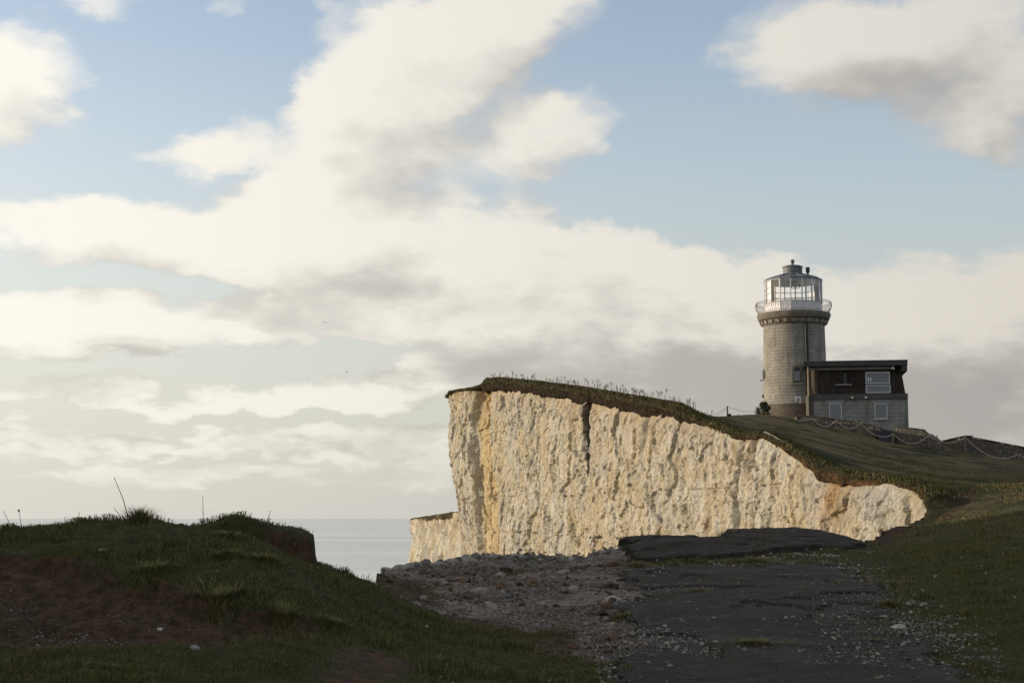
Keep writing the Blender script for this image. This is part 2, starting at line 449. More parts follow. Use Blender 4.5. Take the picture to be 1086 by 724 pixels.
# materials laid out in plan: soil, chalk, path grit
def poly_mask(x, y, poly, soft):
    """soft mask of a plan polygon"""
    q = np.array(poly); n = len(q)
    d = np.full(x.shape, 1e9); c = np.zeros(x.shape, bool)
    for i in range(n):
        ax, ay = q[i]; bx, by = q[(i + 1) % n]; dx, dy = bx - ax, by - ay
        t = np.clip(((x - ax) * dx + (y - ay) * dy) / (dx * dx + dy * dy + 1e-9), 0, 1)
        d = np.minimum(d, np.hypot(x - ax - t * dx, y - ay - t * dy))
        if ay != by: c ^= ((ay > y) != (by > y)) & (x < dx * (y - ay) / (by - ay) + ax)
    return np.where(c, d, -d)
def PL(lst): return [(X_(p, Y), Y) for p, Y in lst]
HOLLOW = PL([(-260, 12.4), (0, 12.35), (90, 12.4), (160, 12.7), (250, 13.0), (330, 13.3), (352, 13.9), (320, 14.05), (260, 13.95), (215, 13.95), (170, 14.3), (120, 14.5), (60, 14.9), (0, 15.1), (-260, 15.2)])
CHALK = PL([(380, 19.8), (420, 19.2), (470, 17.6), (543, 16.3), (640, 14.2), (660, 13), (720, 12), (720, 16), (700, 20), (690, 26), (705, 30), (690, 36), (540, 37), (400, 36), (385, 24)])
ROADN = PL([(650, 27.6), (690, 28.4), (760, 28.2), (850, 29), (888, 29.5), (905, 27), (925, 23), (955, 18.5), (985, 15.5), (1012, 12.6), (1030, 9), (560, 9), (630, 12.8), (665, 15.5), (672, 18), (655, 20), (690, 22), (668, 24.5)])
ROADF = PL([(672, 31.2), (690, 30.4), (735, 30.0), (792, 30.1), (815, 31.5), (850, 32.5), (905, 33.2), (912, 36.0), (880, 39.3), (774, 39.3), (761, 36.0), (668, 35.6), (664, 33)])
PATH = PL([(350, 11), (345, 12.2), (365, 13.4), (400, 13.6), (430, 12.9), (450, 11)])
def land(x, y, detail=True):
    """height of the ground and its cover masks"""
    z = base_z(x, y)
    px = pxof(x, y)
    # unseen rising ground at left, shaped to keep the sun off the foreground
    hl = sm(-x, 13 + np.maximum(y, 0) * .12, 44) * 12.5
    z = np.where(x < -8, np.maximum(np.minimum(z, 2.5), 0) * (1 - sm(-x, 10, 30)) + np.where(x > -30, np.minimum(z, 3) * 0, 0) + z * 0, z) * 1.0 if False else z
    z = np.where(y > 205, np.minimum(z, 9) - (y - 205) * .12 - 2.5, z)
    far = sm(-x, 9, 20)
    z = z * (1 - far) + 1.2 * far + hl * 1.0
    # the knoll on the mound's right end, with its broken face
    wob = .10 * fbm(x * 3, y * 3, 3, 21)
    kA = sm(px, 196, 262); kC = sm(-(px - 337.0) + wob * 16, 0, 4); kB = sm(y + wob * 1.2 + (px - 336) * .004, 16.55, 16.68)
    kin = (y < 20) * (y > 15)
    kn = kA * kB * kC * kin
    z = z + kn * (.21 + .07 * sm(px, 290, 330))
    edgeB = np.exp(-((y + wob * 1.2 + (px - 336) * .004 - 16.60) / .07) ** 2) * kC * sm(px, 262, 300)
    face = np.maximum(edgeB, np.exp(-((px - 335.5 + wob * -16) / 2.4) ** 2) * (y > 16.5)) * (kA > .9) * kin
    w1 = fbm(x * 1.7, y * 1.7, 4, 3)
    hol = sm(poly_mask(x, y, HOLLOW, 0) + .22 * w1, -.06, .06) * (y < 17)
    # turf hangs over the back of the hollow
    chk = sm(poly_mask(x, y, CHALK, 0) + .7 * w1, -.3, .3)
    rdn = poly_mask(x, y, ROADN, 0)
    rdf = poly_mask(x, y, ROADF, 0)
    dchk = poly_mask(x, y, CHALK, 0)
    strip = np.exp(-((dchk - .5 + .5 * w1) / .8) ** 2) * sm(-px, -660, -560) * (px > 400) * (y < 27) * (y > 14) * chk
    road = sm(np.maximum(rdn, rdf) + .4 * w1, -.25, .15)
    pth = sm(poly_mask(x, y, PATH, 0) + .25 * w1, -.15, .15) * (y < 15)
    grass = (1 - hol) * (1 - chk) * (1 - road) * (1 - pth)
    if detail:
        farf = sm(y, 44, 70)
        mnd = sm(-px, -470, -330) * (y < 21)
        z = z + grass * (1 - farf) * ((.05 + .05 * mnd) * fbm(x * 1.1, y * 1.1, 3, 31) + (.035 + .02 * mnd) * fbm(x * 4.5, y * 4.5, 3, 32))
        z = z + grass * farf * (.16 * fbm(x * .25, y * .25, 4, 33) + .05 * fbm(x * 1.5, y * 1.5, 3, 34))
        vh, ch, _, _, _ = voron(x * 9, y * 9, 37)
        z = z + hol * (.045 * fbm(x * 6, y * 6, 4, 35, .65) + .06 * fbm(x * 2, y * 2, 2, 36) + .03 * ch * (1 - vh) - .10 * sm(poly_mask(x, y, HOLLOW, 0), 0, .12) * (y > 13.4))
        v1, cid, gap, _, _ = voron(x * 5.5, y * 5.5, 40)
        v2, cid2, gap2, _, _ = voron(x * 14, y * 14, 41)
        rk = .5 + .5 * fbm(x * .9, y * .9, 3, 42)
        brim = np.exp(-np.maximum(33.6 - y, 0) / 2.2) * (y > 20)
        z = z + chk * (1 - road) * ((.02 + .16 * brim * rk) * cid * (1 - v1) + .03 * cid2 * (1 - v2) + .09 * fbm(x * 1.2, y * 1.2, 3, 43))
    return z, dict(strip=strip, hol=hol, chk=chk, road=road, pth=pth, grass=grass, px=px, kn=np.clip(face, 0, 1), rdn=rdn, rdf=rdf, w1=w1)

# ------------------------------------------------------------ materials
def mat(name, fn, **kw):
    m = bpy.data.materials.new(name); m.use_nodes = True
    T = NT(m.node_tree); b = m.node_tree.nodes['Principled BSDF']
    b.inputs['Specular IOR Level'].default_value = .3
    b.inputs['Roughness'].default_value = .85
    T.obj = T.node('ShaderNodeTexCoord').outputs['Object']
    T.pos = T.node('ShaderNodeNewGeometry').outputs['Position']
    fn(T, b)
    return m
def bump(T, b, h, dist, strength=1.0):
    n = T.node('ShaderNodeBump'); n.inputs['Distance'].default_value = dist; n.inputs['Strength'].default_value = strength
    T.put(n.inputs['Height'], h); T.l.new(n.outputs[0], b.inputs['Normal'])
def flat(c, rough=.7, var=.25, scale=3.0, metal=0.0, bmp=0.0):
    def fn(T, b):
        n = T.noise(T.pos, scale, 6, .6)
        k = T.lin(n, .3, .7, 1 - var, 1 + var)
        cc = T.node('ShaderNodeCombineColor')
        for i in range(3): T.put(cc.inputs[i], T.math('MULTIPLY', k, c[i]))
        T.l.new(cc.outputs[0], b.inputs['Base Color'])
        b.inputs['Roughness'].default_value = rough; b.inputs['Metallic'].default_value = metal
        if bmp: bump(T, b, n, bmp)
    return fn

def m_ground(T, b):
    m = T.node('ShaderNodeSeparateColor'); T.put(m.inputs[0], T.attr('cover'))
    hol, chk, road = m.outputs[0], m.outputs[1], m.outputs[2]
    m2 = T.node('ShaderNodeSeparateColor'); T.put(m2.inputs[0], T.attr('extra'))
    far, dry, brown = m2.outputs[0], m2.outputs[1], m2.outputs[2]
    p = T.pos
    n1 = T.noise(p, .6, 6, .6); n2 = T.noise(p, 9, 6, .65); n3 = T.noise(p, 45, 4, .6); nf = T.noise(p, .16, 5, .6)
    g = T.mix(T.sstep(n2, .3, .7), (.034, .036, .012), (.066, .068, .023))
    gf = T.mix(T.sstep(T.noise(T.scalev(p, (.35, 1, 1)), .5, 5, .6), .38, .62), (.018, .026, .009), (.085, .070, .032))
    gf = T.mix(T.sstep(n2, .35, .7), gf, T.mix(1., gf, (.62, .62, .58), 'MULTIPLY'))
    gf = T.mix(T.math('MULTIPLY', dry, T.sstep(nf, .38, .58)), gf, (.15, .112, .055))
    gf = T.mix(T.math('MULTIPLY', T.sstep(T.noise(T.vmath('ADD', p, (4, 9, 2)), .28, 5, .65), .52, .62), .8), gf, (.020, .030, .009))
    g = T.mix(far, g, gf)
    soil = T.mix(T.sstep(n2, .3, .7), (.040, .025, .014), (.110, .068, .038))
    vst = T.voro(p, 26); vid = T.node('ShaderNodeTexVoronoi'); vid.inputs['Scale'].default_value = 26; T.l.new(p, vid.inputs['Vector'])
    sc = T.node('ShaderNodeSeparateColor'); T.l.new(vid.outputs['Color'], sc.inputs[0])
    peb = T.math('MULTIPLY', T.sstep(vst, .32, .22), T.sstep(sc.outputs[0], .95, .98))
    soil = T.mix(T.math('MULTIPLY', T.sstep(T.noise(p, 1.8, 5, .6), .5, .65), .7), soil, (.050, .040, .018))
    soil = T.mix(peb, soil, (.20, .175, .14))
    ck = T.mix(T.sstep(n2, .3, .72), (.12, .092, .066), (.30, .255, .20))
    patch = T.sstep(T.noise(p, .40, 5, .62, .5), .40, .56)
    ck = T.mix(T.math('MULTIPLY', patch, .85), ck, T.mix(T.sstep(n2, .3, .7), (.050, .032, .022), (.14, .100, .072)))
    ck = T.mix(T.math('MULTIPLY', T.sstep(T.noise(p, 22, 5, .7), .5, .62), .55), ck, (.46, .43, .38))
    ck = T.mix(T.math('MULTIPLY', T.sstep(T.noise(p, 16, 5, .7), .5, .38), .6), ck, (.05, .036, .027))
    grit = T.mix(T.sstep(n3, .35, .65), (.035, .030, .027), (.10, .085, .075))
    wb = T.math('MULTIPLY', T.math('SUBTRACT', n2, .5), .7)
    def e(v): return T.sstep(T.math('ADD', v, wb), .35, .65)
    c = T.mix(e(hol), g, soil)
    c = T.mix(e(chk), c, ck)
    c = T.mix(e(road), c, grit)
    bs = T.mix(T.sstep(T.noise(p, 2.2, 6, .65), .3, .7), (.022, .014, .009), (.085, .048, .024))
    c = T.mix(e(brown), c, bs)
    T.l.new(c, b.inputs['Base Color'])
    b.inputs['Roughness'].default_value = .95; b.inputs['Specular IOR Level'].default_value = .12
    bump(T, b, T.math('ADD', T.noise(p, 20, 5, .7), T.math('MULTIPLY', T.noise(p, 3, 4, .6), far)), .05)
M_ground = mat('ground', m_ground)

def m_road(T, b):
    p = T.pos
    n1 = T.noise(p, 1.2, 5, .6); n3 = T.noise(p, 60, 4, .7); vo = T.voro(p, 55)
    c = T.mix(T.sstep(n1, .3, .7), (.030, .024, .018), (.068, .055, .042))
    c = T.mix(T.math('MULTIPLY', T.sstep(n3, .5, .62), .7), c, (.15, .135, .12))
    c = T.mix(T.math('MULTIPLY', T.sstep(T.noise(p, 18, 5, .75), .45, .35), .7), c, (.012, .011, .011))
    c = T.mix(T.math('MULTIPLY', T.sstep(T.noise(p, 1.0, 6, .7, .6), .46, .62), .65), c, (.090, .066, .046))
    sx = T.scalev(p, (.6, 1, 1))
    c = T.mix(T.math('MULTIPLY', T.sstep(T.noise(sx, 3.4, 7, .75, .3), .54, .64), .6), c, (.15, .13, .11))
    c = T.mix(T.math('MULTIPLY', T.sstep(T.noise(T.vmath('ADD', sx, (9, 4, 0)), .8, 6, .7), .50, .60), .8), c, (.042, .040, .016))
    T.l.new(c, b.inputs['Base Color']); b.inputs['Roughness'].default_value = .9; b.inputs['Specular IOR Level'].default_value = .2
    bump(T, b, T.math('ADD', T.math('ADD', n3, vo), T.noise(p, 12, 5, .7)), .045)
M_road = mat('asphalt', m_road)

def m_chalk(T, b):
    p = T.pos
    at_ = T.node('ShaderNodeSeparateColor'); T.put(at_.inputs[0], T.attr('stain_shade'))
    sv = T.scalev(p, (1, 1, .35))
    n1 = T.noise(sv, .45, 6, .62, .8); n2 = T.noise(sv, 2.2, 6, .65, .5); n3 = T.noise(p, 9, 5, .7)
    c = T.mix(T.sstep(n1, .40, .64), (.60, .575, .51), (.56, .485, .34))
    c = T.mix(T.math('MULTIPLY', T.sstep(n2, .52, .68), .75), c, (.70, .67, .60))
    c = T.mix(T.math('MULTIPLY', T.sstep(n2, .46, .32), .55), c, (.42, .32, .18))
    c = T.mix(T.math('MULTIPLY', T.sstep(T.noise(p, 5.5, 6, .78), .50, .36), .70), c, (.30, .25, .17))
    gr = T.noise(T.vmath('ADD', p, (30, 2, 9)), .35, 5, .6)
    c = T.mix(T.math('MULTIPLY', T.sstep(gr, .5, .64), .50), c, (.42, .41, .39))
    c = T.mix(T.math('MULTIPLY', at_.outputs[0], T.sstep(n2, .25, .6)), c, (.40, .23, .085))
    c = T.mix(T.math('MULTIPLY', at_.outputs[1], .75), c, (.62, .45, .20))
    oc = T.noise(T.vmath('ADD', T.scalev(p, (1, 1, .5)), (5, 8, 1)), 1.3, 7, .72, .4)
    c = T.mix(T.math('MULTIPLY', T.sstep(oc, .52, .64), .75), c, (.47, .39, .25))
    c = T.mix(T.math('MULTIPLY', T.sstep(T.noise(p, 14, 4, .7), .56, .68), .5), c, (.20, .15, .09))
    sk = T.noise(T.scalev(p, (1, 1, 3.2)), 5.5, 4, .6, .4)
    c = T.mix(T.math('MULTIPLY', T.sstep(sk, .70, .76), .75), c, (.10, .075, .05))
    c = T.mix(at_.outputs[2], c, (.055, .040, .028))  # shade inside the cleft painted near black; flint bands share the channel
    c = T.mix(1., c, (.90, .885, .84), 'MULTIPLY')
    T.l.new(c, b.inputs['Base Color'])
    b.inputs['Roughness'].default_value = .95; b.inputs['Specular IOR Level'].default_value = .1
    h = T.math('ADD', T.noise(p, 4.5, 8, .8, .3), T.math('MULTIPLY', T.noise(T.scalev(p, (1, 1, .45)), 9, 5, .75), .6))
    bump(T, b, h, .12)
M_chalk = mat('chalk', m_chalk)

def m_turf(T, b):
    p = T.pos
    s = T.node('ShaderNodeSeparateColor'); T.put(s.inputs[0], T.attr('cover'))
    n = T.noise(p, 5, 6, .7); n2 = T.noise(p, .9, 5, .6)
    g = T.mix(T.sstep(n, .3, .7), (.020, .020, .009), (.075, .062, .030))
    s1 = T.mix(T.sstep(n, .3, .7), (.012, .009, .006), (.046, .032, .019))
    s2 = T.mix(T.sstep(n2, .38, .66), T.mix(T.sstep(n, .3, .7), (.016, .011, .007), (.062, .040, .022)), (.13, .075, .034))
    so_ = T.mix(s.outputs[1], s1, s2)
    w_ = T.math('MULTIPLY', T.math('SUBTRACT', n, .5), .9)
    c = T.mix(T.sstep(T.math('ADD', s.outputs[0], w_), .4, .6), g, so_)
    T.l.new(c, b.inputs['Base Color']); b.inputs['Roughness'].default_value = .95; b.inputs['Specular IOR Level'].default_value = .1
    bump(T, b, T.noise(p, 7, 5, .7), .16)
M_turf = mat('turf', m_turf)

def m_blade(T, b):
    T.l.new(T.attr('tint'), b.inputs['Base Color']); b.inputs['Roughness'].default_value = .75; b.inputs['Specular IOR Level'].default_value = .15
M_blade = mat('grass_blade', m_blade)

def m_rock(T, b):
    p = T.pos
    n = T.noise(p, 14, 5, .65)
    tint = T.attr('tint')
    c = T.mix(T.sstep(n, .3, .7), T.mix(1., tint, (.62, .58, .52), 'MULTIPLY'), tint)
    T.l.new(c, b.inputs['Base Color']); b.inputs['Roughness'].default_value = .92; b.inputs['Specular IOR Level'].default_value = .12
    bump(T, b, T.noise(p, 40, 4, .7), .012)
M_rock = mat('chalk_stone', m_rock)

def m_sea(T, b):
    p = T.pos
    b.inputs['Base Color'].default_value = (.10, .15, .165, 1)
    b.inputs['Roughness'].default_value = .22; b.inputs['IOR'].default_value = 1.33; b.inputs['Specular IOR Level'].default_value = .5
    h = T.math('ADD', T.noise(T.scalev(p, (.5, 1.0, 1)), .09, 5, .6), T.noise(p, .6, 4, .6))
    bump(T, b, h, .6, .5)
    big = T.noise(T.scalev(p, (.00020, .0016, 1)), 1.0, 6, .6)
    c = T.mix(T.sstep(big, .35, .65), (.32, .36, .35), (.56, .58, .53))  # milky water, paled further in place of horizon haze
    T.l.new(c, b.inputs['Base Color'])
M_sea = mat('sea_water', m_sea)

# ------------------------------------------------------------ sea
n = 64
ring = [0, 60, 200, 600, 2000, 8000, 30000, 120000]
v = []; f = []
for r_ in ring[1:]:
    for k in range(n): v.append((r_ * math.cos(2 * math.pi * k / n), r_ * math.sin(2 * math.pi * k / n), -58.))
for j in range(len(ring) - 2):
    for k in range(n):
        f.append((j * n + k, j * n + (k + 1) % n, (j + 1) * n + (k + 1) % n, (j + 1) * n + k))
f.append(tuple(range(n)))
mesh_obj('sea', np.array(v), f, M_sea, kind='structure')

# ------------------------------------------------------------ ground
FAST = 1.0
na = 820
aa = np.linspace(-.40, .42, na)
yy = np.r_[np.exp(np.linspace(np.log(9.0), np.log(45), 560)), np.linspace(45.1, 62, 120), np.linspace(62.5, 215, 215)]
Yg, Ag = np.meshgrid(yy, aa, indexing='ij'); Xg = Ag * Yg
jx = .3 * (Yg * (aa[1] - aa[0])); Xg = Xg + jx * (hash2(np.arange(Xg.size).reshape(Xg.shape), np.zeros(Xg.shape), 3) - .5)
Zg, C = land(Xg, Yg)
Dg, Sg = sdist(Xg, Yg)
near_seg = Sg < n_near - 1
ed = .35 * fbm(Xg * 1.3, Yg * 1.3, 4, 77) + .12 * fbm(Xg * 6, Yg * 6, 3, 78)
roadedge = C['rdf'] > -.6
Dn = Dg + np.where(near_seg, ed * np.where(roadedge, .45, 1.0) * np.where(Yg > 40, 1.6, 1.0), 0)
drop = np.where(Dn < 0, -Dn * 7 + 0, 0)
Zg = np.where(near_seg, Zg - drop, Zg)
kill = np.where(near_seg, Dn < -9, Dg < -.02)
covers = np.stack([np.maximum(C['hol'], C['kn']), np.maximum(C['chk'] * (1 - .9 * C['strip']), (Dn < -.02) & near_seg & (C['px'] > 385)), C['road']], -1)
covers[..., 0] = np.maximum(covers[..., 0], C['strip'])
covers[..., 0] = np.maximum(covers[..., 0], ((Dn < -.05) & near_seg & (C['px'] <= 385)) * 1.)
covers[..., 0] = np.maximum(covers[..., 0], C['pth'] * .9)
px_ = C['px']
fx, fy, fz = at(px_, 0 * px_, Yg)
vy = CY - (np.tan(np.arctan2(Zg - EYE, Yg) - PITCH)) * FPX    # only used to lay out bare soil bands by bearing
brown = sm(px_, 960, 985) * sm(-px_, -1068, -1020) * np.exp(-((Yg - (58 + (px_ - 985) * .03)) / 2.2) ** 2) * .95
brown = np.maximum(brown, np.exp(-((Dg) / .9) ** 2) * ((px_ > 775) & (px_ < 990) & (Sg >= n_near - 1)) * .8)
brown = np.maximum(brown, np.exp(-((Dn) / 1.1) ** 2) * ((px_ > 912) & near_seg & (Yg > 39)) * 1.0)
extra = np.stack([sm(Yg, 36, 60), sm(px_, 740, 800) * sm(-px_, -1200, -880) * .9 + .25, brown], -1)
idx = np.arange(Xg.size).reshape(Xg.shape)
q = np.stack([idx[:-1, :-1], idx[:-1, 1:], idx[1:, 1:], idx[1:, :-1]], -1).reshape(-1, 4)
kf = kill.ravel()[q].any(1)
q = q[~kf]
V = np.stack([Xg, Yg, Zg], -1).reshape(-1, 3)
CV = covers.reshape(-1, 3); EV = extra.reshape(-1, 3)
# coarse ground round about, out of the picture
gx = np.r_[np.arange(-150, -60, 4.), np.arange(-60, 60, 1.), np.arange(60, 300, 5.)]; gy = np.r_[np.arange(-120, -20, 5.), np.arange(-20, 70, 1.), np.arange(70, 300, 4.)]
X2, Y2 = np.meshgrid(gx, gy); Z2, C2 = land(X2, Y2, False); D2, S2 = sdist(X2, Y2)
Z2 = np.where((Y2 > 10) & (X2 / np.maximum(Y2, 1) < .40) & (X2 / np.maximum(Y2, 1) > -.38), Z2 - .5, Z2 - .02)
Z2 = np.where(D2 < 0, Z2 + D2 * 9, Z2) + fbm(X2 * .2, Y2 * .2, 4, 55) * .25 * sm(np.hypot(X2, Y2), 18, 40)
A2 = X2 / np.maximum(Y2, .01)
infine = (Y2 > 10.2) & (Y2 < 212) & (A2 > -.375) & (A2 < .395)
k2 = (D2 < -8) | ((S2 >= n_near - 1) & (D2 < 0))
idx = np.arange(X2.size).reshape(X2.shape)
q2 = np.stack([idx[:-1, :-1], idx[:-1, 1:], idx[1:, 1:], idx[1:, :-1]], -1).reshape(-1, 4)
q2 = q2[~(infine.ravel()[q2].all(1)) & ~(k2.ravel()[q2].any(1))]
c2 = np.stack([C2['hol'], C2['chk'], C2['road']], -1).reshape(-1, 3)
e2 = np.stack([sm(Y2, 30, 60), .3 + 0 * Y2, 0 * Y2], -1).reshape(-1, 3)
mesh_obj('ground', np.vstack([V, np.stack([X2, Y2, Z2], -1).reshape(-1, 3)]), np.vstack([q, q2 + len(V)]), M_ground, smooth=True,
         attrs={'cover': np.vstack([CV, c2]), 'extra': np.vstack([EV, e2])}, kind='structure')

# ------------------------------------------------------------ broken road: near sheet and the slab left at the brink
def road_piece(name, which, y0, y1, thick, lift):
    ys = np.exp(np.linspace(np.log(y0), np.log(y1), 330)); as_ = np.linspace(.0, .32, 420)
    Y, A_ = np.meshgrid(ys, as_, indexing='ij'); X = A_ * Y
    Z, C_ = land(X, Y)
    d = C_[which]
    r = d + .32 * fbm(X * 1.4, Y * 1.4, 4, 61) + .16 * fbm(X * 5, Y * 5, 4, 62, .65)
    if which == 'rdf': r = r - .55 * sm(fbm(X * .9, Y * .9, 4, 70), .0, .5) * sm(-Y, -32.5, -30.5)
    if which == 'rdn':
        hole = fbm(X * .75, Y * .75, 4, 66) ; r = np.minimum(r, (.24 - hole) * 1.2)
        leftw = sm(-C_['px'], -730, -640)
        r = np.minimum(r, (.1 - fbm(X * 1.9, Y * 1.9, 4, 67) * leftw - .25 * leftw) * 1.0 + (1 - leftw) * 2)
    t = sm(r, -.01, .035)
    step = .02 * fbm(X * 3, Y * 3, 3, 63) + .035 * fbm(X * .5, Y * .5, 2, 64)
    cell, cid, gap, gx_, gy_ = voron(X * .7 + .3 * fbm(X, Y, 2, 68), Y * .7, 65)
    crackd = -.035 * np.exp(-(gap / .03) ** 2)
    crackd = crackd * (which == 'rdf') * .6
    step = step * (.5 if which == 'rdn' else 1) + .014 * fbm(X * 7, Y * 7, 4, 69, .65) + (which == 'rdf') * .05 * fbm(X * 2.2, Y * 2.2, 4, 71, .6)
    tilt = (which == 'rdf') * (gx_ * (cid - .5) + gy_ * (hash2((cid * 9999).astype(int), 0 * cid, 4) - .5)) * .07
    Z = Z + t * (lift + thick + step + tilt + crackd) - (1 - t) * .06
    idx = np.arange(X.size).reshape(X.shape)
    q = np.stack([idx[:-1, :-1], idx[:-1, 1:], idx[1:, 1:], idx[1:, :-1]], -1).reshape(-1, 4)
    q = q[(t.ravel()[q] > 0).any(1)]
    u, inv = np.unique(q, return_inverse=True)
    mesh_obj(name, np.stack([X, Y, Z], -1).reshape(-1, 3)[u], inv.reshape(q.shape), M_road, smooth=True, kind='structure')
road_piece('road', 'rdn', 9.2, 31, .035, .0)
road_piece('road', 'rdf', 29, 40.5, .085, .02)

# ------------------------------------------------------------ chalk cliff
i0 = n_near - 5
CP = BR[i0:len(BR) - 3]
seg = np.hypot(*np.diff(CP, axis=0).T); sc_ = np.r_[0, np.cumsum(seg)]
L = sc_[-1]
s_a, s_b = sc_[2], sc_[5 + len(edge_px) + 1]
ss = np.r_[np.linspace(0, s_a, 30)[:-1], np.linspace(s_a, s_b, 1150)[:-1], np.linspace(s_b, L, 90)]
ns = len(ss)
cxs = np.interp(ss, sc_, CP[:, 0]); cys = np.interp(ss, sc_, CP[:, 1])
ksm = np.hanning(15); ksm /= ksm.sum()
def smooth(a, k=ksm):
    p = len(k) // 2; return np.convolve(np.r_[np.full(p, a[0]), a, np.full(p, a[-1])], k, 'valid')
hk = np.hanning(71) / np.hanning(71).sum()
dxs = np.gradient(smooth(cxs, hk), ss); dys = np.gradient(smooth(cys, hk), ss)
nl = np.hypot(dxs, dys); nx, ny = -dys / nl, dxs / nl      # outward (to sea): left of travel
cxs = smooth(cxs); cys = smooth(cys)
pxs = CX + FPX * cxs / cys
s_main = ss[np.argmin(np.abs(cys - 60) + 100 * (ss < sc_[4]))]
ztop, _ = land(cxs, cys, False)
zt_line = at(np.clip(pxs, 476, 985), np.interp(pxs, topx, topy), cys)[2]
back = (cys > 133)
onface = (cys > 57) & ~back
ztop = np.where(onface, zt_line, np.where(back, np.minimum(ztop, 12.6), ztop))
ztop = smooth(ztop)
T_ = np.interp(pxs, *np.array(TT).T) * cys / FPX
T_ = np.where(cys > 57, T_, .5)
zch = ztop - T_
def s_of_px(px):
    return np.interp(-px, -pxs[onface], ss[onface])
vr = np.r_[np.linspace(0, 1, 330) ** 1.0 * 21, np.linspace(23, 75, 24)]
Sg2, Vg = np.meshgrid(ss, vr, indexing='ij')
Zc = zch[:, None] - Vg + .35
PXg = pxs[:, None] + 0 * Vg
Hrel = Zc - EYE
big = 1.0 - .6 * sm(cys[:, None] + 0 * Vg, 118, 130)
warp = .9 * fbm(Sg2 * .25, Zc * .2, 3, 101)
D = .7 * fbm(Sg2 / 8 + warp * .3, Zc / 30, 3, 102) * big
colm = fbm(Sg2 / 2.6 + .5 * fbm(Sg2 * .3, Zc * .25, 2, 103), Zc / 9, 4, 104)
D += .20 * (1 - np.abs(colm) * 2.2) * big
D += .10 * fbm(Sg2 / .8, Zc / 1.6, 5, 105, .72)
v1, cid, gap, gx_, gy_ = voron(Sg2 / 1.5 + .5 * fbm(Sg2 * .8, Zc * .8, 2, 106), Zc / 2.3 + .4 * fbm(Sg2, Zc, 2, 107), 108)
D += .10 * (cid > .55) * sm(gap, .02, .07)
D += (cid - .5) * .18 + gx_ * (hash2((cid * 99999).astype(int), 0 * cid, 2) - .5) * .08
D += .14 * (1 - 2 * np.abs(fbm(Sg2 / 1.0 + .4 * fbm(Sg2 * .5, Zc * .5, 2, 113), Zc / 4.5, 4, 114, .6)))
v1, cid2, gap2, gx2, gy2 = voron(Sg2 / .55 + .3 * fbm(Sg2 * 2, Zc * 2, 2, 109), Zc / .6, 110)
D += (cid2 - .5) * .12 + gx2 * (hash2((cid2 * 99999).astype(int), 0 * cid2, 3) - .5) * .12
D += .09 * fbm(Sg2 * 3.5, Zc * 3.5, 3, 111, .7)
D -= .16 * sm(fbm(Sg2 * 1.1, Zc * .9, 4, 115, .6), .28, .5)
D -= .9 * sm(cys[:, None] + 0 * Vg, 119, 128)
# general batter; the far corner is undercut
D += Vg * .045 - sm(Vg, 2, 20) * 2.5 * sm(cys[:, None] + 0 * Vg, 121, 132)
# tall arete beside the yellow column, its line leaning right as it falls
ln = s_of_px(516) - Vg * (s_of_px(516) - s_of_px(541)) / 15
D -= 1.0 * sm(Sg2 - ln, -.15, .9) * (1 - .6 * sm(Sg2 - ln, 3.5, 6))
ln2 = s_of_px(497) + 0 * Vg
D += .7 * sm(Sg2 - ln2 + .5 * fbm(Zc * .6, 0 * Zc, 3, 5), -.2, .5)
# the dark cleft, and the ragged joint that carries on below it
sc0 = s_of_px(628.5) + 1.0 * fbm(Zc * .7, 0 * Zc + 3, 5, 7, .7) - Vg * .04
dep = sm(-Vg, -5.6, -4.6)
cw = (.30 + .14 * pn(Zc * 1.6, 0 * Zc, 9)) * (1.15 - .13 * Vg).clip(.35, 1.2)
D -= dep * 3.0 * np.exp(-((Sg2 - sc0) / cw) ** 4)
sc1 = s_of_px(627) + .6 + Vg * .02 + .3 * fbm(Zc * .8, 0 * Zc + 9, 3, 8)
D -= (1 - dep) * 1.1 * np.exp(-((Sg2 - sc1) / .20) ** 2) * sm(pn(Zc * .7, 0 * Zc, 12), -.5, .2)
for pxj, sh in ((785, .25), (802, .3), (690, .2), (560, .35), (868, .3)):
    sj = s_of_px(pxj) + sh * Vg * .3 + .5 * fbm(Zc * .4, 0 * Zc + pxj, 3, 8)
    D -= .5 * np.exp(-((Sg2 - sj) / .25) ** 2) * sm(fbm(Zc * .3, 0 * Zc + pxj, 2, 12), -.3, .3)
# hollows in bands, where flints have dropped out
for zb, hw in ((-2.45, .05), (-1.15, .05), (1.6, .04)):
    fl = sm(pn(Sg2 * 2.3, 0 * Zc + zb, 13), .0, .3) * np.exp(-((Zc - EYE - zb - .15 * pn(Sg2 * .4, 0 * Zc, 3)) / hw) ** 2)
    D -= .16 * fl
# eases to a lean near the top so the turf sits over it
fadeT = sm(Vg, 0, .9)
fr_ = .30 - .2 * sm(PXg, 780, 840)
D = np.where(D > 0, D * (fr_ + (1 - fr_) * fadeT), D * (.6 + .4 * fadeT)) - .12 * (1 - sm(Vg, 0, .4))
endf = sm(Sg2, sc_[3] - 1, sc_[5] + 1.5) if True else 1
D = D * (.25 + .75 * endf)
D = np.where(Vg > 30, D * .6 + 3, D)
Xc = cxs[:, None] + nx[:, None] * D; Yc_ = cys[:, None] + ny[:, None] * D
s1 = np.exp(-Vg / (.9 + .7 * fbm(Sg2 * .5, 0 * Vg, 3, 120))) * .75 * (PXg < 760)
og = sm(fbm(Sg2 * .35, Zc * .12, 3, 121), .0, .5) * np.exp(-np.maximum(Vg, 0) / 1.6) * sm(PXg, 740, 800) * .7
blot = np.exp(-((PXg - 893 + Vg * 3.0) / 15) ** 2) * sm(-Vg, -4.5, .2)
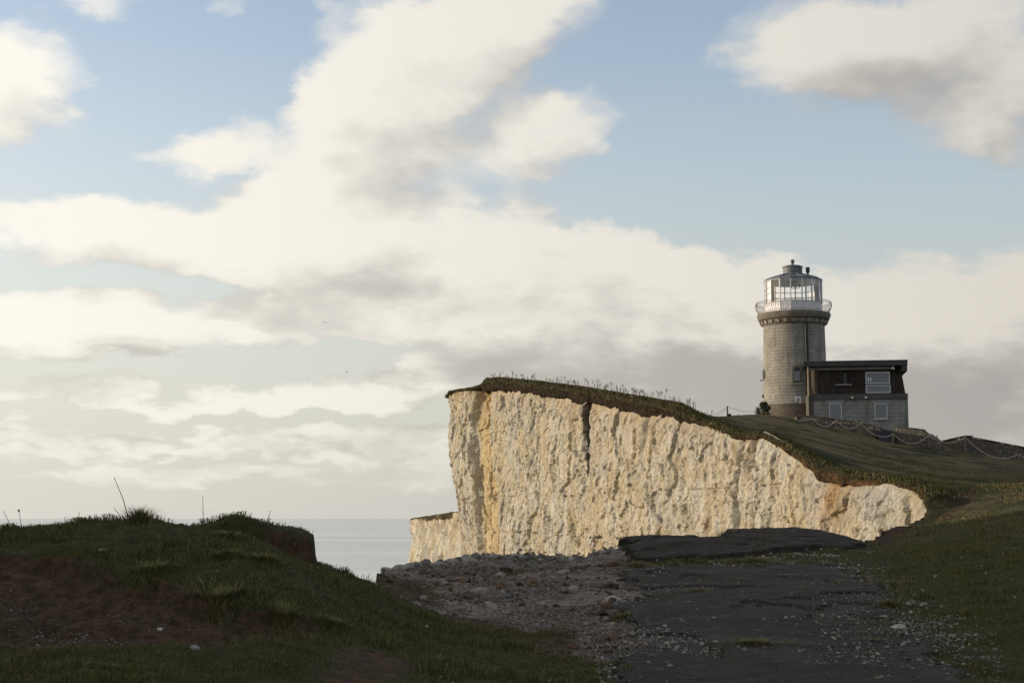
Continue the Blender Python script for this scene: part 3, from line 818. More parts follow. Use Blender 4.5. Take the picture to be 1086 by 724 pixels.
stain_shade = np.clip(np.stack([np.maximum(s1 * .7, np.maximum(og, blot)), sm(Sg2 - ln, .2, 1) * (1 - sm(Sg2 - ln2, -.8, .2)) * .8 * (PXg < 560) + 0,
        np.clip(dep * np.exp(-((Sg2 - sc0 - .05) / (cw + .14)) ** 4) * .95, 0, 1)], -1), 0, 1)  # third channel: the cleft's shade put into the colour
for zb in (-2.45, -1.15, 1.6):
    fl = sm(pn(Sg2 * 2.3, 0 * Zc + zb, 13), .1, .3) * sm(pn(Sg2 * .35, 0 * Zc + zb, 14), -.1, .3) * np.exp(-((Zc - EYE - zb - .15 * pn(Sg2 * .4, 0 * Zc, 3)) / .07) ** 2)
    stain_shade[..., 2] = np.maximum(stain_shade[..., 2], fl * .75)
idx = np.arange(Xc.size).reshape(Xc.shape)
q = np.stack([idx[:-1, :-1], idx[1:, :-1], idx[1:, 1:], idx[:-1, 1:]], -1).reshape(-1, 4)
mesh_obj('chalk_cliff', np.stack([Xc, Yc_, Zc], -1).reshape(-1, 3), q, M_chalk, smooth=False, attrs={'stain_shade': stain_shade.reshape(-1, 3)}, kind='structure')

# turf lip over the cliff
sel = ss > sc_[2]
s2, X0, Y0, Z0, NX, NY, TH, PX0 = (a[sel] for a in (ss, cxs, cys, ztop, nx, ny, T_, pxs))
tt = np.linspace(0, 1, 44)
SS, TT_ = np.meshgrid(s2, tt, indexing='ij')
inn = 1.6; TH = np.where((PX0 < 514) | (Y0 > 125.2), .10, TH)
ovh = (np.where((PX0 < 514) | (Y0 > 125.2), -.30, 0)[:, None] + .30 + .12 * fbm(SS * .8, 0 * SS, 3, 130)) * np.clip(TH[:, None] / .7, .4, 1.5)
ragged = 1 + .55 * fbm(SS * 1.0, 0 * SS + 4, 5, 131, .65)
# profile: in along the ground, round the nose, down the face, back under
pin = np.clip(TT_ / .35, 0, 1); pr = np.clip((TT_ - .35) / .2, 0, 1); pd = np.clip((TT_ - .55) / .35, 0, 1); pu = np.clip((TT_ - .9) / .1, 0, 1)
outw = -inn * (1 - pin) + (ovh + .0) * np.sin(pr * math.pi / 2) - pd * .10 * TH[:, None] - pu * 1.0
dn = .22 * TH[:, None] * (1 - np.cos(pr * math.pi / 2)) + pd * .78 * TH[:, None] * ragged + pu * .15
lx = X0[:, None] + NX[:, None] * outw; ly = Y0[:, None] + NY[:, None] * outw
zin, _ = land(lx, ly, True)
wgt = sm(-outw, .0, inn); zin = np.where(PX0[:, None] < 520, np.minimum(zin, Z0[:, None] + .0), zin)
lz = (Z0[:, None] + .03) * (1 - wgt) + (zin - .03) * wgt - dn
rg = .15 * fbm(SS * 2.2, TT_ * 6, 4, 132, .65) + .24 * fbm(SS * .6, TT_ * 2, 3, 133)
k_ = sm(TT_, .1, .4) * np.clip(TH[:, None] / .5, .25, 1.2)
lx += NX[:, None] * rg * k_; ly += NY[:, None] * rg * k_; lz += rg * k_ * .5
soil = sm(TT_ + .08 * fbm(SS * 1.5, TT_ * 3, 3, 134), .52, .68) ; orange = sm(PX0, 770, 830)[:, None] + 0 * TT_
idx = np.arange(SS.size).reshape(SS.shape)
q = np.stack([idx[:-1, :-1], idx[:-1, 1:], idx[1:, 1:], idx[1:, :-1]], -1).reshape(-1, 4)
mesh_obj('turf_edge', np.stack([lx, ly, lz], -1).reshape(-1, 3), q, M_turf, smooth=True, attrs={'cover': np.stack([soil.ravel(), orange.ravel(), orange.ravel()], -1)}, kind='structure')
LIP = (lx, ly, lz, TT_, PX0, SS)

# far lower headland of chalk
def far_headland():
    a = P(437.5, 549, 200); b_ = P(490, 541, 158); c_ = P(520, 540, 215); d_ = P(450, 551, 215)
    loop = [Vector((2, 150, b_.z)), Vector((b_.x, b_.y, b_.z)), a, Vector((a.x + 2, a.y + 6, a.z - .1)), Vector((4, 225, 2)), Vector((40, 260, 2))]
    pts_ = np.array([tuple(p) for p in loop]); sg = np.r_[0, np.cumsum(np.hypot(*np.diff(pts_[:, :2], axis=0).T))]
    s = np.linspace(0, sg[-1], 420); x = np.interp(s, sg, pts_[:, 0]); y = np.interp(s, sg, pts_[:, 1]); z = np.interp(s, sg, pts_[:, 2])
    x = smooth(x, np.hanning(7) / np.hanning(7).sum()); y = smooth(y, np.hanning(7) / np.hanning(7).sum())
    dx, dy = np.gradient(x), np.gradient(y); l = np.hypot(dx, dy); nx_, ny_ = dy / l, -dx / l
    if nx_[60] * -1 + ny_[60] * -1 < 0: nx_, ny_ = -nx_, -ny_
    vv = np.r_[np.linspace(0, 12, 110), np.linspace(14, 62, 20)]
    S, Vv = np.meshgrid(s, vv, indexing='ij'); Z = z[:, None] - Vv - .25 + .2 * fbm(S * .3, 0 * S, 3, 203)
    D_ = .8 * (1 - 2 * np.abs(fbm(S / 3, Z / 9, 3, 201))) + .3 * fbm(S / .9, Z / 1.2, 3, 202) + Vv * .03 - .4
    v1, ci, _, g1, _ = voron(S / 1.6, Z / 2.2, 204); D_ += (ci - .5) * .5 + g1 * .3
    st = np.zeros((*S.shape, 3)); st[..., 0] = np.exp(-Vv / .5) * .6
    for zb in (-4.6,): st[..., 2] = .45 * np.exp(-((Z - EYE - zb) / .06) ** 2) * sm(pn(S * 1.5, 0 * S, 9), -.2, .2)
    idx = np.arange(S.size).reshape(S.shape)
    q = np.stack([idx[:-1, :-1], idx[1:, :-1], idx[1:, 1:], idx[:-1, 1:]], -1).reshape(-1, 4)
    mesh_obj('chalk_cliff', np.stack([x[:, None] + nx_[:, None] * D_, y[:, None] + ny_[:, None] * D_, Z], -1).reshape(-1, 3), q, M_chalk, attrs={'stain_shade': st.reshape(-1, 3)}, kind='structure')
    # turf cap
    cxm, cym = 6, 200
    tt = np.linspace(0, 1, 12); S2, T2 = np.meshgrid(np.arange(len(s)), tt, indexing='ij')
    ins = np.clip((T2 - .25) / .75, 0, 1); dnn = np.clip((.25 - T2) / .25, 0, 1)
    X = x[:, None] + nx_[:, None] * .35 * (1 - ins) + (cxm - x[:, None]) * ins; Y = y[:, None] + ny_[:, None] * .35 * (1 - ins) + (cym - y[:, None]) * ins
    Z = z[:, None] * 1. + .10 * fbm(S2 * .2, T2, 3, 205) - dnn * (.55 + .25 * fbm(S2 * .3, 0 * T2, 2, 206)) - ins * .5
    idx = np.arange(X.size).reshape(X.shape)
    q = np.stack([idx[:-1, :-1], idx[:-1, 1:], idx[1:, 1:], idx[1:, :-1]], -1).reshape(-1, 4)
    mesh_obj('turf_edge', np.stack([X, Y, Z], -1).reshape(-1, 3), q, M_turf, smooth=True, attrs={'cover': np.stack([dnn.ravel()] * 3, -1)}, kind='structure')
far_headland()

# ------------------------------------------------------------ grass
def blades(name, x, y, z, h, wdt, tint, lean=.45, segs=2, **kw):
    n = len(x)
    a = rng.uniform(0, 2 * np.pi, n); la = rng.uniform(0, 2 * np.pi, n); lm = rng.uniform(.05, 1, n) * lean * h
    dx, dy = np.cos(a) * wdt / 2, np.sin(a) * wdt / 2
    lx, ly = np.cos(la) * lm, np.sin(la) * lm
    c = np.stack([x, y, z], -1)
    off = np.stack([dx, dy, 0 * dx], -1)
    m = c + np.stack([lx * .35, ly * .35, h * .55], -1)
    t = c + np.stack([lx, ly, h * np.sqrt(np.maximum(1 - (lean * .7) ** 2, .2))], -1)
    c = c - np.array([0, 0, .03])
    V = np.stack([c - off, c + off, m + off * .75, m - off * .75, t], 1).reshape(-1, 3)
    b = np.arange(n)[:, None] * 5
    tri = np.concatenate([b + [0, 1, 2], b + [0, 2, 3], b + [3, 2, 4]], 0)
    tn = np.repeat(tint, 5, 0)
    return mesh_obj(name, V, tri, M_blade, attrs={'tint': tn}, **kw)
def tints(n, dryness, dark=1.0):
    r_ = rng.random(n)[:, None]; k = rng.uniform(.6, 1.3, n)[:, None]
    green = np.array([[.082, .092, .022]]); olive = np.array([[.138, .120, .042]]); straw = np.array([[.17, .135, .065]])
    d = np.asarray(dryness)[:, None] if np.ndim(dryness) else dryness
    c = np.where(r_ < .55, green, olive); c = np.where(rng.random(n)[:, None] < d, straw, c)
    return c * k * dark

N = 800000
yv = np.exp(rng.uniform(np.log(9.8), np.log(44), N)); av = rng.uniform(-.37, .37, N); xv = av * yv
zv, Cb = land(xv, yv); dv, sv = sdist(xv, yv)
clump = fbm(xv * 1.6, yv * 1.6, 4, 301); pat = fbm(xv * .5, yv * .5, 3, 302)
g = Cb['grass'] * (1 - np.clip(Cb['kn'] * 1.2, 0, 1))
# scattered turf patches on the chalk and the road
patch = sm(fbm(xv * .8, yv * .8, 4, 303), .28, .45) * (Cb['chk'] > .5) * .5 + sm(fbm(xv * .55, yv * 1.1, 4, 306), .16, .34) * (Cb['road'] > .4) * (Cb['px'] > 640) * .22
lipm = sm(-np.abs(poly_mask(xv, yv, HOLLOW, 0)), -.25, -.05) * (yv > 13.2) * (yv < 16)
prob = np.clip(g * (.42 + .75 * clump) + .25 * g + patch + lipm * .3, 0, 1)
prob = np.where((dv < .02) | ((dv < 1.0 + .5 * clump) & (yv > 38) & (Cb['px'] > 900)), 0, prob)
keep = rng.random(N) < prob
xv, yv, zv, clump, pat = xv[keep], yv[keep], zv[keep], clump[keep], pat[keep]; lip_k = lipm[keep]; pxk = Cb['px'][keep]
n = len(xv)
fine = fbm(xv * 5, yv * 5, 2, 305)
hh = (.020 + .060 * np.clip(clump + .30, 0, 1) ** 1.5 + .015 * pat + .10 * sm(fine + .7 * clump, .25, .75)) * rng.uniform(.4, 1.6, n) * (1 + .5 * lip_k) * (1 + .2 * sm(yv, 20, 44))
hh = np.clip(hh, .012, .17)
ww = .0028 + .00030 * yv * rng.uniform(.6, 1.3, n)
dry = np.clip(.10 + .35 * pat + .25 * sm(yv, 22, 44) * (pxk > 880), .03, .6)
blades('grass', xv, yv, zv, hh, ww, tints(n, dry), lean=1.25, label='short dark green turf in the shaded foreground', cat='grass', kind='stuff')

# rough hillside grass further off
N = 240000
yv = np.exp(rng.uniform(np.log(42), np.log(142), N)); av = rng.uniform(-.03, .37, N); xv = av * yv
zv, Cb = land(xv, yv); dv, sv = sdist(xv, yv)
cl = fbm(xv * .35, yv * .35, 4, 311)
keep = (dv > -.02) & ~((sv < n_near) & (dv < .45 + .5 * cl) & (yv < 57)) & (rng.random(N) < np.clip(.45 + .9 * cl, .05, 1))
hx, hy = 27, 143
keep &= ~((np.hypot(xv - hx, yv - hy) < 3.6) | ((xv > 27) & (xv < 39) & (yv > 137)))
xv, yv, zv, cl = xv[keep], yv[keep], zv[keep], cl[keep]; n = len(xv); pxk = Cb['px'][keep]
dryf = np.clip(.25 + 1.0 * fbm(xv * .10, yv * .25, 3, 312) + .25 * (pxk < 900), .04, .8)
blades('grass', xv, yv, zv, rng.uniform(.03, .16, n) * (1 + .9 * cl) * (1 - .45 * sm(yv, 85, 115)), rng.uniform(.012, .03, n), tints(n, dryf, .95), lean=1.3, label='rough olive and straw coloured grass on the hillside below the lighthouse', cat='grass', kind='stuff')

# fringe on the headland's turf: shaggy rim and dry stalks against the sky
lx, ly, lz, T2, PX0, SS = LIP
M = 50000
ii = rng.integers(0, lx.shape[0], M); jj = np.minimum(8 + np.abs(rng.normal(0, 7, M)).astype(int), 32)
ok = (PX0[ii] < 990) & (ly[ii, jj] > 57)
ii, jj = ii[ok], jj[ok]; n = len(ii)
top = jj < 17
hb = np.where(top, rng.uniform(.08, .30, n), rng.uniform(.10, .22, n)) * np.where(PX0[ii] > 770, .8, 1) * np.where(PX0[ii] < 514, .4, 1)
tn = tints(n, .25, .75)
blades('grass', lx[ii, jj] + rng.normal(0, .06, n), ly[ii, jj] + rng.normal(0, .06, n), lz[ii, jj] - np.where(top, 0, .12), hb, rng.uniform(.02, .05, n), tn, lean=1.1, label='shaggy grass fringe along the top of the chalk cliff', cat='grass', kind='stuff')
def stalks(n, pxr):
    mb = MB()
    for k in range(n):
        px = random.uniform(*pxr)
        i = int(np.argmin(np.abs(PX0 - px) + 1000 * (ly[:, 15] < 57))); j = random.randint(2, 17)
        p = Vector((lx[i, j] + random.gauss(0, .05), ly[i, j], lz[i, j]))
        h = random.uniform(.25, .6) * (1.25 if random.random() < .12 else 1)
        if 598 < px < 655: h *= 1.15
        ln_ = Vector((random.gauss(0, .12), 0, 1))
        tip = p + ln_ * h; mid = p + Vector((ln_.x * .3, 0, 1)) * h * .5
        mb.tube([p, mid, tip], .010, 3, .006)
        if random.random() < .28:
            for q_ in range(random.randint(2, 4)):
                t2 = tip + Vector((random.gauss(0, .07), random.gauss(0, .07), random.uniform(-.02, .10)))
                mb.tube([tip - ln_ * .12, t2], .010, 3); 
                mb.tube([t2, t2 + Vector((0, 0, .04))], .019, 4)
    return mb
st = stalks(330, (516, 735))
st.build('dry_stalks', mat('dry_stalk', flat((.13, .10, .06), .9)), label='dry seeding stalks standing along the cliff top turf against the sky', cat='plants', kind='stuff')

# ------------------------------------------------------------ chalk rubble
def rock_variants(k=10):
    out = []
    import bmesh
    for i in range(k):
        bm = bmesh.new(); bmesh.ops.create_icosphere(bm, subdivisions=1, radius=1.0)
        for v_ in bm.verts:
            v_.co *= random.uniform(.62, 1.15)
        vs = np.array([tuple(v_.co) for v_ in bm.verts]); fs = np.array([[v_.index for v_ in f_.verts] for f_ in bm.faces])
        bm.free(); out.append((vs * np.array([1, random.uniform(.5, .95), random.uniform(.28, .7)]), fs))
    return out
RV = rock_variants()
def rocks(name, x, y, z, size, tint, **kw):
    Vs, Fs, Ts = [], [], []; o = 0
    for k in range(len(RV)):
        m = np.arange(len(x)) % len(RV) == k
        vs, fs = RV[k]; n = m.sum()
        if n == 0: continue
        a = rng.uniform(0, 2 * np.pi, n); c, s = np.cos(a)[:, None], np.sin(a)[:, None]
        sz = size[m][:, None]
        tx = rng.normal(0, .3, n)[:, None]
        X = (vs[:, 0] * c - vs[:, 1] * s) * sz + x[m][:, None]; Y = (vs[:, 0] * s + vs[:, 1] * c) * sz + y[m][:, None]; Z = (vs[:, 2] + vs[:, 0] * tx) * sz + z[m][:, None]
        Vs.append(np.stack([X, Y, Z], -1).reshape(-1, 3)); nv = len(vs)
        Fs.append((fs[None] + (np.arange(n) * nv)[:, None, None] + o).reshape(-1, 3)); o += n * nv
        Ts.append(np.repeat(tint[m], nv, 0))
    return mesh_obj(name, np.vstack(Vs), np.vstack(Fs), M_rock, attrs={'tint': np.vstack(Ts)}, **kw)
def scatter(N, y0, y1, a0, a1, fn):
    y = np.exp(rng.uniform(np.log(y0), np.log(y1), N)); x = rng.uniform(a0, a1, N) * y
    z, C_ = land(x, y); d, _ = sdist(x, y)
    k = (rng.random(N) < fn(x, y, C_)) & (d > .0)
    return x[k], y[k], z[k], C_['px'][k]
def ctint(n, lo=.28, hi=.55):
    k = rng.uniform(lo, hi, n)[:, None]; w_ = rng.random(n)[:, None]
    return k * (np.array([[1, .95, .87]]) * (1 - w_) + np.array([[1, .86, .66]]) * w_)
def psz(n, lo, hi, p=2.2):
    u = rng.random(n); return lo * (1 - u * (1 - (lo / hi) ** p)) ** (-1 / p)
# rubble of the chalk bank
x, y, z, px = scatter(52000, 15, 34.5, -.10, .11, lambda x, y, C_: np.clip(C_['chk'] * (1 - C_['road']) * (1 - .85 * C_['strip']) * (.12 + .9 * sm(fbm(x * .8, y * .8, 4, 401), -.15, .5)) * (.35 + .9 * sm(y, 21, 32)), 0, 1))
s_ = psz(len(x), .012, .17, 2.1) * (1 + .5 * sm(y, 29, 33))
pk = sm(fbm(x * .45, y * .6, 4, 408) + .5 * sm(y, 27, 33) - .15, -.25, .3)[:, None]
tn = ctint(len(x), .13, .38) * (pk + (1 - pk) * np.array([[.50, .36, .26]]))
rocks('chalk_rubble', x, y, z + s_ * .2, s_, tn, label='broken chalk and flint rubble covering the bank left of the old road', cat='rubble', kind='stuff')
# fragments beside and on the road
def rf(x, y, C_):
    e = np.exp(-(np.maximum(-C_['rdn'], 0) / .5) ** 2) * np.exp(-(np.maximum(C_['rdn'], 0) / .8) ** 2)
    gap_ = (C_['rdf'] < .02) & (C_['rdn'] < .05) & (y > 26) & (y < 34) & (C_['px'] + 45 * fbm(x * .8, y * .8, 3, 409) > 665) & (C_['px'] + 60 * fbm(x * .8, y * .8, 3, 410) < 900)
    right = C_['px'] > 760
    return np.clip(e * (.10 + .8 * sm(fbm(x * 1.5, y * 1.5, 4, 403), .0, .5)) + gap_ * .75 * sm(fbm(x * 1.0, y * 2.0, 3, 411), -.2, .3) + .10 * sm(fbm(x * .9, y * .9, 4, 404), -.1, .5) * (C_['road'] > .5), 0, 1) * (C_['px'] > 630)
x, y, z, px = scatter(90000, 11, 40, .03, .32, rf)
s_ = psz(len(x), .008, .045, 2.6)
rocks('chalk_rubble', x, y, z + .03 + s_ * .3, s_, ctint(len(x), .12, .44) * (1 + .5 * ((y > 27) & (px > 780)))[:, None], label='pale stone chips strewn over and beside the broken asphalt', cat='rubble', kind='stuff')
# stones in the hollow of the mound
def hf(x, y, C_):
    pile = np.exp(-((C_['px'] - 45) / 70) ** 2 - ((y - 13.0) / .38) ** 2)
    pile2 = np.exp(-((C_['px'] - 140) / 50) ** 2 - ((y - 13.55) / .16) ** 2) * .4 + np.exp(-((C_['px'] - 15) / 35) ** 2 - ((y - 13.9) / .4) ** 2) * .3
    return np.clip(C_['hol'] * (pile * .7 * sm(fbm(x * 2.5, y * 2.5, 3, 407), -.3, .3) + pile2 + .012 * sm(fbm(x * 2, y * 2, 3, 405), -.2, .5)), 0, 1)
x, y, z, px = scatter(30000, 12.3, 15.5, -.40, -.12, hf)
s_ = psz(len(x), .005, .03)
rocks('pebbles', x, y, z + s_ * .3, s_, ctint(len(x), .08, .30), label='pale pebbles and chalk lumps lying in the bare hollow of the mound', cat='pebbles', kind='stuff')
# odd stones in the foreground grass
x, y, z, px = scatter(900, 11.5, 36, -.2, .34, lambda x, y, C_: C_['grass'] * .22 * ((C_['px'] > 380)))
s_ = psz(len(x), .012, .05)
rocks('pebbles', x, y, z + s_ * .8 + .02, s_, ctint(len(x), .25, .5), label='scattered pale pebbles half hidden in the foreground grass', cat='pebbles', kind='stuff')

# ------------------------------------------------------------ lighthouse
def m_stone(T, b, c1, c2, bw=.9, bh=.42, cyl=False, R0=2.9, mort=(.10, .095, .08)):
    o = T.obj
    sp = T.node('ShaderNodeSeparateXYZ'); T.l.new(o, sp.inputs[0])
    cb = T.node('ShaderNodeCombineXYZ')
    if cyl:
        T.put(cb.inputs[0], T.math('MULTIPLY', T.math('ARCTAN2', sp.outputs[1], sp.outputs[0]), R0))
    else:
        T.put(cb.inputs[0], T.math('ADD', sp.outputs[0], sp.outputs[1]))
    T.put(cb.inputs[1], sp.outputs[2])
    br = T.node('ShaderNodeTexBrick')
    T.l.new(cb.outputs[0], br.inputs['Vector'])
    br.inputs['Scale'].default_value = 1; br.inputs['Brick Width'].default_value = bw; br.inputs['Row Height'].default_value = bh
    br.inputs['Mortar Size'].default_value = .022; br.inputs['Mortar Smooth'].default_value = .2
    br.inputs['Color1'].default_value = (*c1, 1); br.inputs['Color2'].default_value = (*c2, 1); br.inputs['Mortar'].default_value = (*mort, 1)
    n = T.noise(T.pos, 1.1, 6, .65); n2 = T.noise(T.scalev(T.pos, (2.5, 2.5, .25)), 1.0, 5, .6)
    c = T.mix(1., br.outputs[0], T.mix(T.sstep(n, .3, .7), (.72, .72, .70), (1.12, 1.1, 1.05)), 'MULTIPLY')
    c = T.mix(T.math('MULTIPLY', T.sstep(n2, .5, .72), .5), c, (.11, .10, .085))
    T.l.new(c, b.inputs['Base Color'])
    bump(T, b, T.math('SUBTRACT', T.noise(T.pos, 6, 4, .6), br.outputs['Fac']), .03)
M_granite = mat('granite', lambda T, b: m_stone(T, b, (.29, .275, .238), (.272, .259, .225), bw=.8, bh=.30, mort=(.225, .212, .185), cyl=True))
M_plinth = mat('plinth_brick', lambda T, b: m_stone(T, b, (.17, .13, .09), (.12, .10, .08), bw=.45, bh=.2, cyl=True))
M_cornice = mat('cornice_stone', flat((.17, .15, .115), .9, .35, 2.5, bmp=.03))
M_corbel = mat('corbel_stone', flat((.30, .275, .225), .9, .2, 3))
M_lead = mat('lead_roof', flat((.13, .14, .15), .55, .25, 1.5))
M_white = mat('white_paint', flat((.72, .72, .73), .45, .06, 2.0))
M_iron = mat('rusty_iron', flat((.17, .13, .11), .6, .3, 9.0))
M_dark = mat('dark_iron', flat((.045, .045, .045), .6, .2, 5.0))
M_block = mat('grey_blockwork', lambda T, b: m_stone(T, b, (.27, .262, .245), (.255, .249, .235), bw=.75, bh=.36, mort=(.215, .21, .195)))
M_tile = mat('hung_tile', lambda T, b: m_stone(T, b, (.050, .034, .027), (.036, .026, .021), bw=.26, bh=.16, mort=(.02, .014, .011)))
M_fascia = mat('dark_fascia', flat((.050, .048, .045), .6, .25, 1.2))
M_band = mat('grey_band', flat((.085, .080, .072), .8, .25, 1.5))
M_frame = mat('window_frame', flat((.46, .46, .47), .5, .06, 2.0))
M_soffit = mat('pale_board', flat((.24, .24, .24), .7, .12, 1.0))
M_flint = mat('flint_wall', None or (lambda T, b: flint(T, b)))if False else None
def flint(T, b):
    v_ = T.node('ShaderNodeTexVoronoi'); v_.inputs['Scale'].default_value = 7.5; T.l.new(T.pos, v_.inputs['Vector'])
    s = T.node('ShaderNodeSeparateColor'); T.l.new(v_.outputs['Color'], s.inputs[0])
    c = T.mix(s.outputs[0], (.045, .040, .034), (.125, .108, .085))
    c = T.mix(T.sstep(v_.outputs['Distance'], .35, .6), c, (.085, .076, .063))
    c = T.mix(T.math('MULTIPLY', T.sstep(s.outputs[1], .92, .95), .6), c, (.25, .23, .20))
    T.l.new(c, b.inputs['Base Color']); bump(T, b, v_.outputs['Distance'], .06)
M_flint = mat('flint_wall', flint)
def m_glass(T, b):
    b.inputs['Base Color'].default_value = (.9, .95, .95, 1); b.inputs['Roughness'].default_value = .02
    b.inputs['Specular IOR Level'].default_value = .5
    tr = T.node('ShaderNodeBsdfTransparent'); tr.inputs[0].default_value = (.99, 1, 1, 1)
    gl = T.node('ShaderNodeBsdfGlossy'); gl.inputs['Roughness'].default_value = .03
    fr = T.node('ShaderNodeFresnel'); fr.inputs[0].default_value = 1.5
    mx = T.node('ShaderNodeMixShader'); T.l.new(fr.outputs[0], mx.inputs[0]); T.l.new(tr.outputs[0], mx.inputs[1]); T.l.new(gl.outputs[0], mx.inputs[2])
    out = [q_ for q_ in T.n if q_.type == 'OUTPUT_MATERIAL'][0]; T.l.new(mx.outputs[0], out.inputs[0])
M_glass = mat('clear_glass', m_glass)
def m_win(T, b):
    b.inputs['Base Color'].default_value = (.035, .045, .055, 1); b.inputs['Roughness'].default_value = .06; b.inputs['Specular IOR Level'].default_value = .9
M_win = mat('window_glass', m_win)
M_pane2 = mat('curtained_glass', lambda T, b: (b.inputs['Base Color'].__setattr__('default_value', (.085, .105, .13, 1)), b.inputs['Roughness'].__setattr__('default_value', .12), b.inputs['Specular IOR Level'].__setattr__('default_value', .8)))
M_wood = mat('weathered_wood', flat((.20, .15, .10), .9, .3, 6))
M_rope = mat('rope', flat((.42, .37, .29), .9, .12, 9))

LY = 143.0
lc = P(844.0, 441, LY); u = LY / FPX
def lz(py): return P(844, py, LY).z - lc.z
LH = empty('lighthouse', lc, rz=-math.atan2(lc.x, lc.y), label='round granite lighthouse with glazed white lantern room, above the cliff', cat='lighthouse')
rt = 32.3 * u; rb = 33.4 * u
MB().lathe([(36.5 * u, -2.2), (36.5 * u, lz(431.5)), (35.6 * u, lz(430.5))], 96).build('plinth', M_plinth, LH)
prof = [(35.5 * u, lz(430.3)), (35.2 * u, lz(428)), (34.0 * u, lz(423)), (33.5 * u, lz(419)), (rb, lz(410)), (rt, lz(347)), (rt, lz(341))]
sh = MB().lathe(prof, 128)
MB().lathe([(31 * u, -.5)] + [(31 * u, lz(342))], 12)
tower = sh.build('tower', M_granite, LH, smooth=False)
MB().lathe([(36.2 * u, lz(431.3)), (36.6 * u, lz(430.8)), (36.6 * u, lz(430.1)), (35.7 * u, lz(429.6))], 96).build('string_course', M_cornice, LH)
# gallery cornice on a ring of corbels
MB().lathe([(rt + .02, lz(346.5)), (34.2 * u, lz(345)), (34.6 * u, lz(341)), (37.2 * u, lz(340)), (38.5 * u, lz(337)), (38.9 * u, lz(335.0)), (38.9 * u, lz(333.8)), (38.0 * u, lz(333.2))], 96).build('gallery', M_cornice, LH)
NC = 26
for k in range(NC):
    a = 2 * math.pi * (k + .5) / NC
    c_, s_ = math.cos(a), math.sin(a)
    def fr(r, t, z): return (c_ * r - s_ * t, s_ * r + c_ * t, z)
    w_ = .13
    v_ = [fr(34.3 * u, -w_, lz(344.8)), fr(35.1 * u, -w_, lz(344.8)), fr(35.1 * u, w_, lz(344.8)), fr(34.3 * u, w_, lz(344.8)),
          fr(34.3 * u, -w_, lz(341.6)), fr(36.6 * u, -w_, lz(341.6)), fr(36.6 * u, w_, lz(341.6)), fr(34.3 * u, w_, lz(341.6))]
    MB().hexa(v_).build('corbel', M_corbel, LH)
# bellied balcony railing
zt, zb = lz(321.5), lz(333.2)
rail = MB()
for zz, rr in ((zt, 39.6), (lz(323.4), 39.9), (lz(331.8), 37.6)):
    rail.tube([(rr * u * math.cos(2 * math.pi * k / 64), rr * u * math.sin(2 * math.pi * k / 64), zz) for k in range(65)], .022, 5)
railing = rail.build('railing', M_iron, LH)
bal = MB()
for k in range(92):
    a = 2 * math.pi * k / 92
    prof_ = [(39.6, zt), (40.3, lz(324.5)), (39.8, lz(327.5)), (38.0, lz(330.5)), (37.3, zb)]
    bal.tube([(r_ * u * math.cos(a), r_ * u * math.sin(a), z_) for r_, z_ in prof_], .013, 3)
bal.build('balusters', M_iron, railing)
# lantern room: 16 sides
NS = 16; rl = 30.4 * u; a0 = R(-4.6)
ze, zs, zb0 = lz(298.5), lz(323), lz(333.2)
def corner(k, r=rl): a = 2 * math.pi * k / NS + a0; return Vector((r * math.cos(a), r * math.sin(a), 0))
dado = MB()
for k in range(NS):
    p, q_ = corner(k, rl - .02), corner(k + 1, rl - .02)
    # ribbed panels
    nr = 6
    for j in range(nr):
        c0 = p.lerp(q_, (j + .04) / nr); c1 = p.lerp(q_, (j + .96) / nr); i0 = c0 * .965; i1 = c1 * .965
        dado.add([(c0.x, c0.y, zb0), (c1.x, c1.y, zb0), (c1.x, c1.y, zs), (c0.x, c0.y, zs), (i0.x, i0.y, zb0), (i1.x, i1.y, zb0), (i1.x, i1.y, zs), (i0.x, i0.y, zs)],
                 [(0, 1, 2, 3), (5, 4, 7, 6), (0, 3, 7, 4), (1, 5, 6, 2), (3, 2, 6, 7)])
dado.lathe([(rl * .95, zb0), (rl * .95, zs - .02)], NS, a0=a0)
dado.build('panelled_base', M_white, LH)
fr_ = MB()
for k in range(NS):
    p = corner(k); a = 2 * math.pi * k / NS + a0
    c_, s_ = math.cos(a), math.sin(a)
    def f2(r, t, z): return (c_ * r - s_ * t, s_ * r + c_ * t, z)
    fr_.hexa([f2(rl - .10, -.05, zs), f2(rl + .03, -.05, zs), f2(rl + .03, .05, zs), f2(rl - .10, .05, zs), f2(rl - .10, -.05, ze), f2(rl + .03, -.05, ze), f2(rl + .03, .05, ze), f2(rl - .10, .05, ze)])
    q_ = corner(k + 1)
    back_ = (p + q_).y > 0 or abs((p + q_).x) > rl * 1.7
    zz = [zs + .03, ze - .05]
    zz += [lz(306.4), lz(312.4), lz(299.6)] if back_ else []
    for z_ in zz:
        fr_.tube([(p.x, p.y, z_), (q_.x, q_.y, z_)], .035, 4)
lfr = fr_.build('lantern_frame', M_white, LH)
for k in range(NS):
    p, q_ = corner(k, rl - .05), corner(k + 1, rl - .05)
    mid = (p + q_) / 2
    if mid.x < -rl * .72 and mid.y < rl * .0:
        # opaque white panels behind the sunny panes stand in for sun glare
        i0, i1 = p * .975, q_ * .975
        MB().add([(i0.x, i0.y, zs), (i1.x, i1.y, zs), (i1.x, i1.y, ze), (i0.x, i0.y, ze)], [(0, 1, 2, 3)]).build('glare_panel', M_white, LH)
    MB().add([(p.x, p.y, zs), (q_.x, q_.y, zs), (q_.x, q_.y, ze), (p.x, p.y, ze)], [(0, 1, 2, 3)]).build('pane', M_glass, lfr)
